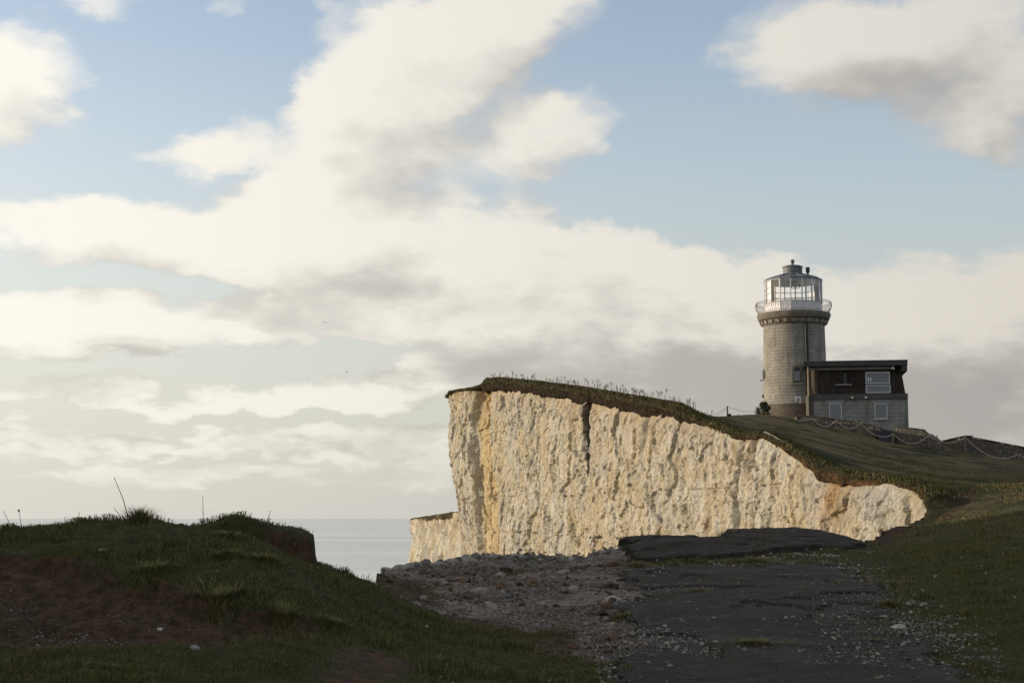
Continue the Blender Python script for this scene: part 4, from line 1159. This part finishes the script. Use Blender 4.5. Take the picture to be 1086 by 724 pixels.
# ceiling ring and dark things inside
MB().lathe([(.1, lz(299.0)), (rl * .96, lz(300.2)), (rl * .97, lz(299.0)), (.1, lz(298.6))], 48).build('ceiling_band', M_white, LH)
MB().box(-.85, -.35, -.9, -.5, zb0, zs + .22).build('armchair_back', M_dark, LH); MB().box(.7, 1.1, -.6, -.2, zb0, zs + .18).build('armchair_back', M_dark, LH)
ring_ = MB(); ring_.tube([(.02 + .20 * math.cos(t * .3927), -.4, lz(304.5) + .2 * math.sin(t * .3927)) for t in range(17)], .03, 5)
ring_.tube([(.42 + .20 * math.cos(t * .3927), -.4, lz(304.5) + .2 * math.sin(t * .3927)) for t in range(17)], .03, 5)
ring_.build('pendant_lamp', M_dark, LH)
# roof
roof = MB().lathe([(rl - .05, lz(299.2)), (31.2 * u, lz(298.9)), (31.2 * u, lz(297.7)), (27 * u, lz(296.0)), (18 * u, lz(293.2)), (10.6 * u, lz(291.2))], NS, a0=a0).build('roof', M_lead, LH)
rr = MB()
for k in range(NS):
    a = 2 * math.pi * k / NS + a0
    rr.tube([(31.0 * u * math.cos(a), 31.0 * u * math.sin(a), lz(297.8)), (27 * u * math.cos(a), 27 * u * math.sin(a), lz(296.0) + .02), (18 * u * math.cos(a), 18 * u * math.sin(a), lz(293.2) + .02), (10.6 * u * math.cos(a), 10.6 * u * math.sin(a), lz(291.2) + .02)], .035, 4)
rr.build('roof_ribs', M_lead, roof)
MB().lathe([(10.7 * u, lz(293)), (10.7 * u, lz(291.2)), (10.2 * u, lz(290.6)), (10.2 * u, lz(284.4)), (10.9 * u, lz(284.0)), (10.9 * u, lz(283.0)), (8 * u, lz(281.9)), (4 * u, lz(281.2)), (2.2 * u, lz(280.8))], 40).build('vent_drum', M_lead, LH)
MB().lathe([(3.0 * u, lz(282.0)), (1.9 * u, lz(280.8)), (1.1 * u, lz(279.8)), (1.4 * u, lz(279.2)), (2.2 * u, lz(278.0)), (2.3 * u, lz(277.0)), (1.7 * u, lz(275.7)), (.5 * u, lz(275.0))], 18).build('finial', M_lead, LH)
x0 = 15.8 * u
fl = MB().lathe([(.10, lz(296)), (.10, lz(289))], 12, x0, -.6).build('flue', M_dark, LH)
MB().lathe([(.17, lz(290.6)), (.19, lz(290.2)), (.19, lz(285.4)), (.17, lz(285))], 12, x0, -.6).build('flue_cap', M_dark, fl)
# down pipes on the face
dp = MB()
for dx_, r_, zz0 in ((12.2, .10, 426), (13.9, .055, 386)):
    x_ = dx_ * u
    y_ = -math.sqrt((rt + .15) ** 2 - x_ ** 2)
    dp.tube([(x_, y_ + .1, lz(345)), (x_, y_ - .02, lz(347)), (x_ + .02, y_ - .06, lz(zz0))], r_, 6)
dp.build('downpipe', M_dark, LH)
# arched stair window
def arched(name, cx_, y_, z0, z1, hw, depth, M):
    pts_ = [(cx_ - hw, z0), (cx_ + hw, z0)] + [(cx_ + hw * math.cos(t), z1 - hw + hw * math.sin(t)) for t in np.linspace(0, math.pi, 11)]
    n_ = len(pts_); v_ = [(x, y_, z) for x, z in pts_] + [(x, y_ + depth, z) for x, z in pts_]
    f_ = [tuple(range(n_)), tuple(range(n_, 2 * n_))[::-1]] + [(i, i + n_, (i + 1) % n_ + n_, (i + 1) % n_) for i in range(n_)]
    return MB().add(v_, f_)
xw = 2.2 * u
yw = -math.sqrt(rb ** 2 - xw ** 2)
wn = arched('w', xw, yw - .09, lz(409.5), lz(390), .42, .5, 0).build('window', M_cornice, LH)
arched('p', xw, yw - .125, lz(408), lz(392.0), .30, .1, 0).build('reveal', M_dark, wn)
MB().box(xw - .25, xw + .22, yw - .16, yw - .12, lz(406.5), lz(397)).build('pane', M_pane2, wn)
wf = MB()
for a_, b_ in (((xw - .26, lz(406.8)), (xw + .23, lz(406.3))), ((xw - .26, lz(397.3)), (xw + .23, lz(396.8))), ((xw - .26, lz(402.0)), (xw + .23, lz(401.6)))):
    wf.box(a_[0], b_[0], yw - .19, yw - .155, a_[1], b_[1])
wf.box(xw - .28, xw - .23, yw - .19, yw - .155, lz(406.8), lz(396.8)); wf.box(xw + .20, xw + .25, yw - .19, yw - .155, lz(406.8), lz(396.8))
wf.build('frame', M_soffit, wn)
MB().box(xw - .5, xw + .5, yw - .2, yw + .3, lz(410.6), lz(409.3)).build('sill', M_corbel, wn)
xw = 2.8 * u; yw = -math.sqrt((34.2 * u) ** 2 - xw ** 2)
w2 = MB().box(xw - .24, xw + .24, yw - .10, yw + .5, lz(430), lz(423.3)).build('window', M_white, LH)
MB().box(xw - .13, xw + .13, yw - .115, yw - .09, lz(428.8), lz(424.4)).build('pane', M_pane2, w2)
# a window seen edge on at the left, with its hood and sill
a = math.pi * 1.03
def side_win(z0, z1, hw):
    c_, s_ = math.cos(a), math.sin(a)
    mb = MB(); n_ = 20; vs = []
    for r_ in (rb - .1, rb + .12):
        for k in range(n_):
            t = 2 * math.pi * k / n_
            vs.append((c_ * r_ - s_ * hw * math.cos(t), s_ * r_ + c_ * hw * math.cos(t), (z0 + z1) / 2 + (z1 - z0) / 2 * math.sin(t)))
    f_ = [tuple(range(n_, 2 * n_)), tuple(range(n_))[::-1]] + [(i, (i + 1) % n_, (i + 1) % n_ + n_, i + n_) for i in range(n_)]
    return mb.add(vs, f_)
a = math.pi * 1.07
rw = side_win(lz(402.5), lz(391.5), .45).build('window', M_corbel, LH)
rb_old = rb; rb = rb + .03
side_win(lz(401), lz(393), .33).build('pane', M_win, rw); rb = rb_old
lm = MB(); lm.tube([(-rb, -.5, lz(403)), (-rb - .22, -.6, lz(403.6)), (-rb - .25, -.6, lz(402.4))], .05, 5); lm.build('wall_lamp', M_dark, LH)
MB().box(-rb - .12, -rb + .1, -.62, -.45, lz(421.5), lz(418.5)).build('vent', M_dark, LH)

# ------------------------------------------------------------ house beside the tower
HY = 139.0; hu = HY / FPX
hb = P(857, 455, HY)
HOUSE = empty('house', hb, rz=R(-9.0), label='two storey house with dark tiled upper floor, built against the lighthouse', cat='house')
def hx(px): return (px - 857) * hu * 1.012
def hz(py): return (455 - py) * hu
Dp = 7.5
wl = MB().box(hx(858.5), hx(959.2), 0, Dp, hz(466), hz(423.5)).build('wall', M_block, HOUSE)
MB().box(hx(957.2), hx(959.5), -.06, .3, hz(462), hz(423.6)).build('quoin', mat('green_stained_edge', flat((.13, .17, .13), .8, .2, 3)), wl)
# brick corner at the lower left
MB().box(hx(857.2), hx(863.0), -.10, .5, hz(466), hz(421.5)).build('corner_pier', mat('brown_brick', lambda T, b: m_stone(T, b, (.17, .10, .06), (.12, .075, .05), bw=.24, bh=.09)), HOUSE)
MB().box(hx(855.6), hx(858.2), -.22, -.02, hz(441), hz(420.0)).build('upright_piece', mat('sunlit_return', flat((.55, .48, .34), .8, .1, 2)), HOUSE)  # stands for the wall's left return, its sunlight put into the cream colour
# mansard storey clad in tile, its right end battered
up = MB()
y0, y1 = .10, Dp - .1
up.hexa([(hx(862), y0, hz(418.5)), (hx(957.5), y0, hz(418.5)), (hx(957.5), y1, hz(418.5)), (hx(862), y1, hz(418.5)),
         (hx(862), y0 + .35, hz(389)), (hx(953.5), y0 + .35, hz(389)), (hx(953.5), y1 - .35, hz(389)), (hx(862), y1 - .35, hz(389))])
upper = up.build('upper_storey', M_tile, HOUSE)
cr = MB().lathe([(.34, hz(418.4)), (.34, hz(391))], 24, hx(865.6), .40).build('rounded_corner', mat('orange_brick', lambda T, b: m_stone(T, b, (.13, .075, .045), (.10, .06, .04), bw=.24, bh=.1)), upper)
MB().box(hx(857.5), hx(959.6), -.16, Dp + .1, hz(423.9), hz(418.3)).build('floor_band', M_band, HOUSE)
MB().box(hx(861), hx(943.5), .10, .42, hz(392.3), hz(389.1)).build('pale_frieze', M_soffit, HOUSE)
roof2 = MB()
roof2.box(hx(853.6), hx(959.8), -.55, Dp + .3, hz(388.8), hz(384.2)); roof2.box(hx(953.6), hx(959.4), -.45, Dp, hz(395.0), hz(388.9))
roof2.box(hx(878), hx(880.5), .5, 1.0, hz(384.1), hz(382.3))
rf = roof2.build('flat_roof', M_fascia, HOUSE)
MB().box(hx(853.3), hx(960.2), -.60, Dp + .35, hz(384.1), hz(383.2)).build('roof_trim', mat('grey_edging', flat((.12, .115, .11), .6, .15, 2)), rf)
MB().lathe([(.10, hz(421)), (.09, hz(388.7))], 14, hx(858.4), -.35).build('porch_column', mat('buff_render', flat((.26, .21, .14), .8, .12, 2)), HOUSE)
def window(x0, x1, ya, yb, yf, M=M_pane2, split=None, fw=.11):
    fr = MB()
    X0, X1, Z0, Z1 = hx(x0), hx(x1), hz(yb), hz(ya)
    for bx_ in ((X0, X1, Z0, Z0 + fw), (X0, X1, Z1 - fw, Z1), (X0, X0 + fw, Z0 + fw, Z1 - fw), (X1 - fw, X1, Z0 + fw, Z1 - fw)):
        fr.box(bx_[0], bx_[1], yf - .07, yf + .2, bx_[2], bx_[3])
    f_ = fr.build('window', M_frame, HOUSE)
    MB().box(X0 + fw, X1 - fw, yf - .02, yf + .1, Z0 + fw, Z1 - fw).build('pane', M, f_)
    return f_
window(917.3, 942.3, 394.8, 407.5, .24, fw=.11)
w_ = window(917.3, 942.6, 408.9, 417.4, .10, fw=.09)
for px_a in (919.5, 922.0):
    MB().box(hx(px_a), hx(px_a + 1.3), .16, .19, hz(404.5), hz(400.8)).build('ornament', M_white, w_)
for (a_, b_, c_, d_) in ((878.8, 892.0, 427.6, 446.5), (925.3, 938.5, 428.5, 445.0)):
    f_ = window(a_, b_, c_, d_, -.02, fw=.09)
    MB().box(hx(a_) - .25, hx(b_) + .25, -.075, .05, hz(c_) + .02, hz(c_) + .30).build('lintel', M_soffit, f_)
    MB().box(hx(a_) - .1, hx(b_) + .1, -.12, .05, hz(d_) - .12, hz(d_) - .005).build('sill', M_soffit, f_)
MB().box(hx(886.5), hx(903), .0, .22, hz(408.9), hz(407.6)).build('ledge', M_soffit, upper)
MB().box(hx(894.5), hx(898.5), .1, .34, hz(407.4), hz(395.5)).build('slit_vent', M_dark, upper)
lampm = mat('lamp_white', flat((.7, .68, .62), .4, .05, 3))
MB().hexa([(hx(943.4), -.1, hz(392.6)), (hx(947.4), -.1, hz(392.6)), (hx(947.4), .1, hz(392.6)), (hx(943.4), .1, hz(392.6)), (hx(944.7), -.05, hz(389.4)), (hx(946.2), -.05, hz(389.4)), (hx(946.2), .1, hz(389.4)), (hx(944.7), .1, hz(389.4))]).build('floodlight', lampm, HOUSE)
for p_ in (903.4, 917.2):
    MB().lathe([(.03, hz(422.9)), (.09, hz(422.6)), (.10, hz(421.9)), (.03, hz(421.3))], 10, hx(p_), -.24).build('wall_lamp', lampm, HOUSE)

# ------------------------------------------------------------ garden walls of flint
def ground_z(x, y): return float(land(np.array([x]), np.array([y]))[0][0])
def flint_wall(name, pts_, thick, **kw):
    """pts_: photo px, top py, distance, along the wall; front face follows the line, the foot goes into the ground"""
    mb = MB(); P_ = [P(a_, b_, c_) for a_, b_, c_ in pts_]
    seg_ = []
    for i in range(len(P_) - 1):
        n_ = max(2, int((P_[i + 1] - P_[i]).length / .45))
        for k in range(n_): seg_.append(P_[i].lerp(P_[i + 1], k / n_))
    seg_.append(P_[-1]); Q = []
    for i, p in enumerate(seg_):
        d = (seg_[min(i + 1, len(seg_) - 1)] - seg_[max(i - 1, 0)]); d.z = 0; d.normalize(); nrm = Vector((d.y, -d.x, 0))
        j = random.uniform(-.03, .03)
        Q.append((p + nrm * random.uniform(-.02, .03), p - nrm * thick * -1 * -1, j))
    v_ = []; f_ = []
    for i, (a_, b_, j) in enumerate(Q):
        gz = min(ground_z(a_.x, a_.y), ground_z(b_.x, b_.y)) - .8
        v_ += [(a_.x, a_.y, min(gz, a_.z - 1)), (a_.x, a_.y, a_.z + j - .07), (b_.x, b_.y, b_.z + j), (b_.x, b_.y, min(gz, b_.z - 1))]
    for i in range(len(Q) - 1):
        for k in range(4):
            k2 = (k + 1) % 4; f_.append((i * 4 + k, i * 4 + k2, i * 4 + 4 + k2, i * 4 + 4 + k))
    f_ += [(3, 2, 1, 0), tuple(len(v_) - 4 + k for k in range(4))]
    b = MB().add(v_, f_)
    return b.build(name, M_flint, **kw)
def coped(lbl, pts_, thick, cope=True):
    c0 = P(*pts_[0])
    w_ = flint_wall('garden_wall', pts_, thick, label=lbl, cat='wall', group=None)
    if cope:
        P_ = [P(a_, b_ , c_) for a_, b_, c_ in pts_]; mb = MB()
        for i in range(len(P_) - 1):
            d = (P_[i + 1] - P_[i]); d.z = 0; d.normalize(); nn = Vector((d.y, -d.x, 0))
            A_, B_ = P_[i], P_[i + 1]; up_ = Vector((0, 0, .06)); o1 = nn * .07; o2 = -nn * (thick + .06)
            mb.hexa([A_ + o1, B_ + o1, B_ + o2, A_ + o2, A_ + o1 + up_, B_ + o1 + up_, B_ + o2 + up_, A_ + o2 + up_])
        mb.build('coping', mat('coping_stone', flat((.085, .076, .062), .9, .2, 3)), w_)
    return w_
coped('flint garden wall sloping down below the house front, ending at the steps', [(846, 440.5, 134), (873, 442.5, 133), (905, 447.3, 132), (926, 450.5, 131), (927.5, 452.5, 131), (933.5, 453.5, 130.7)], .5)
coped('short flint wall between the steps and the gap, dropping in a slope at its right end', [(948.5, 452, 130.5), (957, 452.8, 130), (979, 455.5, 129), (985, 460.5, 128.8), (998, 470, 128)], .5)
coped('long flint wall running out of the picture at the far right, with a lit end face', [(998, 468.2, 137), (1011, 465, 134), (1024, 462.3, 130.5), (1055, 468.2, 129.5), (1086, 474.2, 128.5), (1150, 487, 126)], .6)
# end of the terrace wall by the tower, with its pale sunlit end
coped('low flint wall stub with a pale end, just right of the tower base', [(837.5, 446.5, 133.5), (845.5, 440.2, 132.3)], .5, False)
# steps in the gap
sb = P(941, 468, 129.5)
STEPS = empty('garden_steps', sb, label='dark stone steps climbing through the gap between two flint walls below the house', cat='steps')
for k in range(4):
    z0 = k * .26; MB().box(-.62, .62, k * .32, k * .32 + 1.2, z0 - .9 + .0, z0 + .2).build('step', mat('slate_step', flat((.040, .040, .047), .7, .2, 3)), STEPS)

# ------------------------------------------------------------ rope fence
fa = P(860, 447, 127)
FENCE = empty('rope_fence', fa, label='pale rope fence sagging between thin stakes on the slope below the house', cat='fence')
def upright_piece(px, pt, pb, Y, r=.045, lean=0.0, M=M_wood, par=None):
    t = P(px, pt, Y); b = P(px + lean, pb + 4, Y)
    o = (par or FENCE)
    base = Vector(o.location)
    return MB().tube([b - base, t - base], r, 7, r * .85).build('stake', M, o)
def rope(pa, pb_, sag, Y, par=None, r=.032):
    o = par or FENCE; base = Vector(o.location)
    A_, B_ = P(*pa), P(*pb_)
    pts_ = []
    for k in range(15):
        t = k / 14; p = A_.lerp(B_, t); p.z -= sag * 4 * t * (1 - t); pts_.append(p - base)
    return MB().tube(pts_, r, 5).build('rope', M_rope, o)
fy = 126.5
for a_ in ((862, 443.5, 449, 0), (887, 444.5, 456, 1.2), (908.5, 446.5, 463, 2.2), (912.5, 448, 459, 0), (947.5, 459, 467.5, -1), (985, 461, 470.5, 0), (1024, 463, 476, 0), (1081, 481, 491, 0)):
    upright_piece(a_[0], a_[1], a_[2], fy, lean=a_[3], r=.07 if a_[0] == 947.5 else .04)
upright_piece(993.2, 461.5, 470, fy - .5, r=.06, lean=4.0)
px_s = u  # metres per pixel, roughly
for a_, b_, s_ in (((845, 446, fy), (862, 443.5, fy), .8), ((862, 443.5, fy), (887, 445, fy), 8.0), ((887, 445, fy), (912.5, 448, fy), 8.0), ((912.5, 448, fy), (947.5, 460, fy), 8.0),
                   ((947.5, 460, fy), (985, 461.2, fy), 9.6), ((985, 461.2, fy), (1024, 463.2, fy), 7.4), ((1024, 463.2, fy), (1081, 481, fy), 12.0), ((1081, 481, fy), (1125, 492, fy), 9)):
    rope(a_, b_, s_ * .079, fy)
F2 = empty('rope_fence', P(771, 443, 119), label='lone stake with slack line on the skyline left of the tower', cat='fence')
upright_piece(771.5, 430.5, 443.5, 119, r=.07, M=M_wood, par=F2)
rope((771.5, 431, 119), (735, 436.5, 112), .45, 0, F2, .016); rope((771.5, 433, 119), (744, 443, 112), .25, 0, F2, .016); rope((771.5, 431, 119), (812, 433, 131), .32, 0, F2, .016)

# ------------------------------------------------------------ shrub by the tower foot
def shrub(name, base, h, wd, n, lbl, grp=None):
    E = empty(name, base, label=lbl, cat='shrub', group=grp)
    st_ = MB(); st_.tube([(0, 0, -.3), (.05, 0, h * .4), (.0, 0, h * .8)], .05, 6, .02)
    st_.build('stem', M_wood, E)
    x = []; 
    V_ = []; F_ = []
    for c in range(max(5, n // 260)):
        cc = Vector((random.gauss(0, wd * .38), random.gauss(0, wd * .3), random.uniform(.15, 1) * h)); cr_ = random.uniform(.10, .26) * wd * (1.3 - .5 * cc.z / h)
        cc.x *= (1.25 - .8 * cc.z / h)
        for k in range(260):
            d = Vector((random.gauss(0, 1), random.gauss(0, 1), random.gauss(0, 1))).normalized() * cr_ * random.uniform(.4, 1.1)
            p = cc + d; t = Vector((random.gauss(0, 1), random.gauss(0, 1), random.gauss(0, 1) + .5)).normalized() * .10; s_ = t.cross(d).normalized() * .02
            i = len(V_); V_ += [p - s_, p + s_, p + t]; F_.append((i, i + 1, i + 2))
    mesh_obj('foliage', np.array([tuple(q_) for q_ in V_]), F_, mat('dark_needles', flat((.030, .036, .016), .9, .3, 8)), E)
shrub('shrub', P(812, 441.5, 136), 1.25, 1.15, 5200, 'dark bushy evergreen shrub at the left foot of the lighthouse')
shrub('shrub', P(803.5, 441.5, 134), .45, .45, 1300, 'small dark shrub left of the bigger bush by the lighthouse')
shrub('shrub', P(773.5, 443, 118.5), .25, .3, 800, 'tiny dark bush at the foot of the skyline stake')

# ------------------------------------------------------------ tufts and single stems in the foreground
def tuft(px, py, Y, h, wd, n, lbl, dryness=.15, dark=1.0):
    x, y, _ = at(px, py, Y); x, y = float(x), float(y)
    z = ground_z(x, y)
    a = rng.uniform(0, 2 * np.pi, n); r_ = np.abs(rng.normal(0, wd * .33, n))
    bx_, by_ = x + r_ * np.cos(a), y + r_ * np.sin(a)
    hb_ = h * (.8 if px < 380 else 1) * rng.uniform(.25, 1.1, n) * (1 - .6 * np.clip(r_ / wd, 0, 1))
    out = rng.uniform(.2, 1.3, n)
    bz_ = land(bx_, by_)[0]
    c0 = np.stack([bx_ - x, by_ - y, bz_ - z - .02], -1)
    dr = np.stack([np.cos(a), np.sin(a), 0 * a], -1); sd = np.stack([-np.sin(a), np.cos(a), 0 * a], -1)
    wv = (.0022 + .00016 * Y)
    m_ = c0 + dr * (out * hb_ * .35)[:, None] + np.stack([0 * a, 0 * a, hb_ * .6], -1)
    t_ = c0 + dr * (out * hb_)[:, None] + np.stack([0 * a, 0 * a, hb_], -1)
    V_ = np.stack([c0 - sd * wv, c0 + sd * wv, m_ + sd * wv * .7, m_ - sd * wv * .7, t_], 1).reshape(-1, 3)
    b = np.arange(n)[:, None] * 5
    tri = np.concatenate([b + [0, 1, 2], b + [0, 2, 3], b + [3, 2, 4]], 0)
    # matted root crown that the blades grow from
    m1 = 28; nr_ = 9; ra = np.concatenate([[0], np.repeat(np.linspace(.12, 1.1, nr_), m1)]) * wd; ta = np.concatenate([[0], np.tile(np.arange(m1) * 2 * np.pi / m1, nr_)])
    ra = ra * (1 + .2 * np.sin(ta * 3 + px)); rx_, ry_ = ra * np.cos(ta), ra * np.sin(ta)
    rz_ = land(x + rx_, y + ry_)[0] - z - .022
    n0 = len(V_); V_ = np.vstack([V_, np.stack([rx_, ry_, rz_], -1)])
    ct = [(n0, n0 + 1 + k, n0 + 1 + (k + 1) % m1) for k in range(m1)]
    for r_k in range(nr_ - 1):
        for k in range(m1):
            a_, b_ = n0 + 1 + r_k * m1 + k, n0 + 1 + r_k * m1 + (k + 1) % m1
            ct += [(a_, a_ + m1, b_ + m1), (a_, b_ + m1, b_)]
    tri = np.vstack([tri, np.array(ct)])
    tt_ = np.vstack([np.repeat(tints(n, dryness + .05, dark * 1.25), 5, 0), np.tile(np.array([[.040, .042, .015]]), (len(ra), 1))])
    o = mesh_obj('grass_tuft', V_, tri, M_blade, attrs={'tint': tt_}, label=lbl, cat='grass tuft')
    o.location = (x, y, z)
    return o
tuft(148, 552, 17.2, .30, .34, 600, 'spiky grass tuft on the skyline of the mound, beside the tallest stem')
tuft(243, 552, 16.2, .15, .30, 600, 'rounded grass tuft on the right part of the mound crest')
tuft(240, 585, 15.2, .13, .45, 900, 'dense green tussock on the mound right of its centre')
tuft(283, 590, 15.2, .16, .40, 900, 'green tussock just below the broken knoll face')
tuft(160, 610, 14.5, .12, .5, 900, 'grass tussock on the lip above the bare hollow')
tuft(230, 632, 14.0, .16, .55, 1100, 'shaggy tussock hanging at the right end of the bare hollow')
tuft(300, 650, 13.9, .13, .5, 1000, 'dark tussock where the hollow runs out to the right')
tuft(357, 664, 14.0, .12, .35, 700, 'grass tussock beside the trodden earth path')
tuft(945, 641, 19.5, .17, .28, 700, 'upright olive tuft at the right edge of the road', .3)
tuft(806, 584, 32.5, .22, .7, 500, 'straw coloured grass tuft growing on the far asphalt slab', .75, 1.1)
tuft(775, 571, 37.5, .20, .7, 500, 'dark grass clump at the brink, in the notch of the far slab', .2)
tuft(730, 598, 29.5, .16, .6, 500, 'green grass tuft at the near edge of the far slab, its left side', .25)
tuft(800, 599, 29.3, .17, 1.2, 1100, 'wide olive grass clump at the near edge of the far slab, its right side', .4)
tuft(675, 600, 28.5, .17, .6, 500, 'grass clump at the left corner of the old road', .3)
tuft(745, 631, 22.0, .10, .8, 700, 'low grass patch in the left half of the near road surface', .5)
tuft(851, 629, 22.2, .11, .5, 500, 'small straw and green patch in the right half of the near road', .6)
tuft(800, 688, 15.6, .10, 1.1, 2200, 'wide low green patch growing through the asphalt nearest the viewer', .12)
tuft(766, 660, 18.2, .07, .6, 500, 'thin low grass strip in the middle of the near road', .3)
tuft(662, 651, 19.3, .12, .45, 500, 'grass clump at the worn left edge of the road', .3)
tuft(925, 685, 15.8, .09, .6, 600, 'low grass strip reaching onto the road from the right verge', .3)
def stem(px, py, Y, tpx, tpy, lbl, head=False, r=.0042):
    x, y, _ = at(px, py, Y); z = ground_z(float(x), float(y)); b = Vector((float(x), float(y), z)); t = P(tpx, tpy, Y)
    d = t - b
    mb = MB().tube([(0, 0, -.02), d * .5 + Vector((d.x * -.06, 0, .01)), d], r, 4, r * .6)
    if head: mb.lathe([(.004, d.z - .01), (.013, d.z), (.010, d.z + .015), (.003, d.z + .02)], 8, d.x, d.y)
    o = mb.build('dry_stem', mat('straw_stem', flat((.14, .115, .07), .9, .1)), label=lbl, cat='plant stem'); o.location = b
stem(138, 548, 17.2, 121, 506, 'tallest dry stem on the mound, leaning left beside the spiky tuft', r=.0055)
stem(130, 550, 17.2, 120.5, 538, 'short dry stem leaning left at the foot of the tallest one')
stem(216, 552, 17.0, 215, 526, 'thin upright dry stem right of the spiky tuft')
stem(16, 560, 17.2, 3, 541, 'dry stem leaning left at the left end of the mound')
stem(24, 559, 17.2, 20, 541.5, 'thin dry stem with a small seed head near the left edge', True)
stem(84, 555, 17.2, 84, 542, 'faint short stem left of the tallest stem')
stem(283, 556, 17.0, 287, 541, 'small forked stem on the right part of the mound crest')
stem(320, 566, 17.0, 323, 560, 'tiny stem at the right end of the mound above the broken face')
stem(345, 608, 18.2, 348, 597, 'tiny stem on the grass just right of the knoll')

# ------------------------------------------------------------ larger stones, one by one
def stone(px, py, Y, s, lbl, k=.4):
    import bmesh
    x, y, _ = at(px, py, Y); x, y = float(x), float(y); z = ground_z(x, y)
    bm = bmesh.new(); bmesh.ops.create_icosphere(bm, subdivisions=2, radius=1.0)
    ax = [Vector((random.gauss(0, 1), random.gauss(0, 1), random.gauss(0, 1))).normalized() for _ in range(9)]
    for v_ in bm.verts:
        m_ = min([1.0] + [.72 / max(v_.co.dot(a_), .01) for a_ in ax if v_.co.dot(a_) > 0]); v_.co *= m_
        v_.co = Vector((v_.co.x * 1.2, v_.co.y * .9, v_.co.z * .65)) * s
    vs = np.array([tuple(v_.co) for v_ in bm.verts]); fs = [tuple(v_.index for v_ in f_.verts) for f_ in bm.faces]; bm.free()
    o = mesh_obj('chalk_stone', vs, fs, M_rock, attrs={'tint': np.tile(np.array([[k, k * .93, k * .82]]), (len(vs), 1))}, label=lbl, cat='stone')
    o.location = (x, y, z + s * .15); o.rotation_euler = (random.uniform(-.2, .2), random.uniform(-.2, .2), random.uniform(0, 6)); return o
G1 = 'blocks crowning the chalk bank'
for i, (px, Y, s) in enumerate(((409, 30.2, .14), (417, 30.6, .17), (424, 31.0, .20), (433, 31.4, .17), (441, 31.6, .15), (452, 31.8, .19), (465, 32.2, .14), (479, 32.6, .20), (494, 32.8, .17), (508, 33, .15), (523, 33, .16), (548, 33.3, .18), (553, 33.4, .15), (575, 33.3, .14), (606, 33.4, .14), (640, 33.3, .13))):
    stone(px, 605, Y, s * .8, 'rough pale chalk block on the crest of the chalk bank left of the road', .36)['group'] = G1
stone(510, 638, 24, .12, 'grey chalk block lying lowest on the open face of the chalk bank', .33)
stone(652, 636, 21.5, .13, 'pale rounded stone at the left edge of the old road', .40)
stone(597, 611, 29.0, .12, 'chalk stone alone in the middle of the bank below its crest', .40)
stone(170, 671, 13.35, .035, 'white stone in the hollow below its middle', .5)
stone(207, 698, 12.5, .045, 'flat pale stone in the grass at the near edge of the hollow', .30)
stone(108, 588, 15.1, .035, 'small white stone in the turf above the hollow', .5)
stone(748, 709, 13.8, .06, 'pale split flint lying on the dusty ground near the bottom centre', .38)
stone(953, 667, 17.0, .09, 'pale stone slab at the right edge of the road', .45)
stone(937, 652, 18.4, .06, 'small pale stone above the slab at the right road edge', .45)

# ------------------------------------------------------------ gulls far out
def gull(px, py, Y, sp, lbl, bank):
    p = P(px, py, Y)
    E_ = MB()
    E_.tube([(-.0, -.28, 0), (0, -.2, .02), (0, 0, .0), (0, .18, .0), (0, .34, .02)], .045, 7, .03)
    for s in (-1, 1):
        E_.hexa([(0, -.10, .01), (s * .5 * sp, -.16, .16), (s * .5 * sp, .02, .16), (0, .10, .01), (0, -.10, .04), (s * .5 * sp, -.16, .175), (s * .5 * sp, .02, .175), (0, .10, .04)])
        E_.hexa([(s * .5 * sp, -.16, .16), (s * 1.0 * sp, -.02, .06), (s * 1.0 * sp, .02, .06), (s * .5 * sp, .02, .16), (s * .5 * sp, -.16, .175), (s * 1.0 * sp, -.02, .07), (s * 1.0 * sp, .02, .07), (s * .5 * sp, .02, .175)])
    o = E_.build('gull', mat('gull_feathers', flat((.16, .16, .16), .8, .1)), label=lbl, cat='bird', group='gulls over the sea')
    o.location = p; o.rotation_euler = (0, R(bank), R(40))
gull(344.5, 342, 330, .75, 'distant gull gliding highest, under the big bright cloud', 8)
gull(368, 394.5, 330, .75, 'distant gull lower and further right than the highest one', 4)
gull(325.5, 401.5, 400, .7, 'distant gull lowest and furthest left', -6)
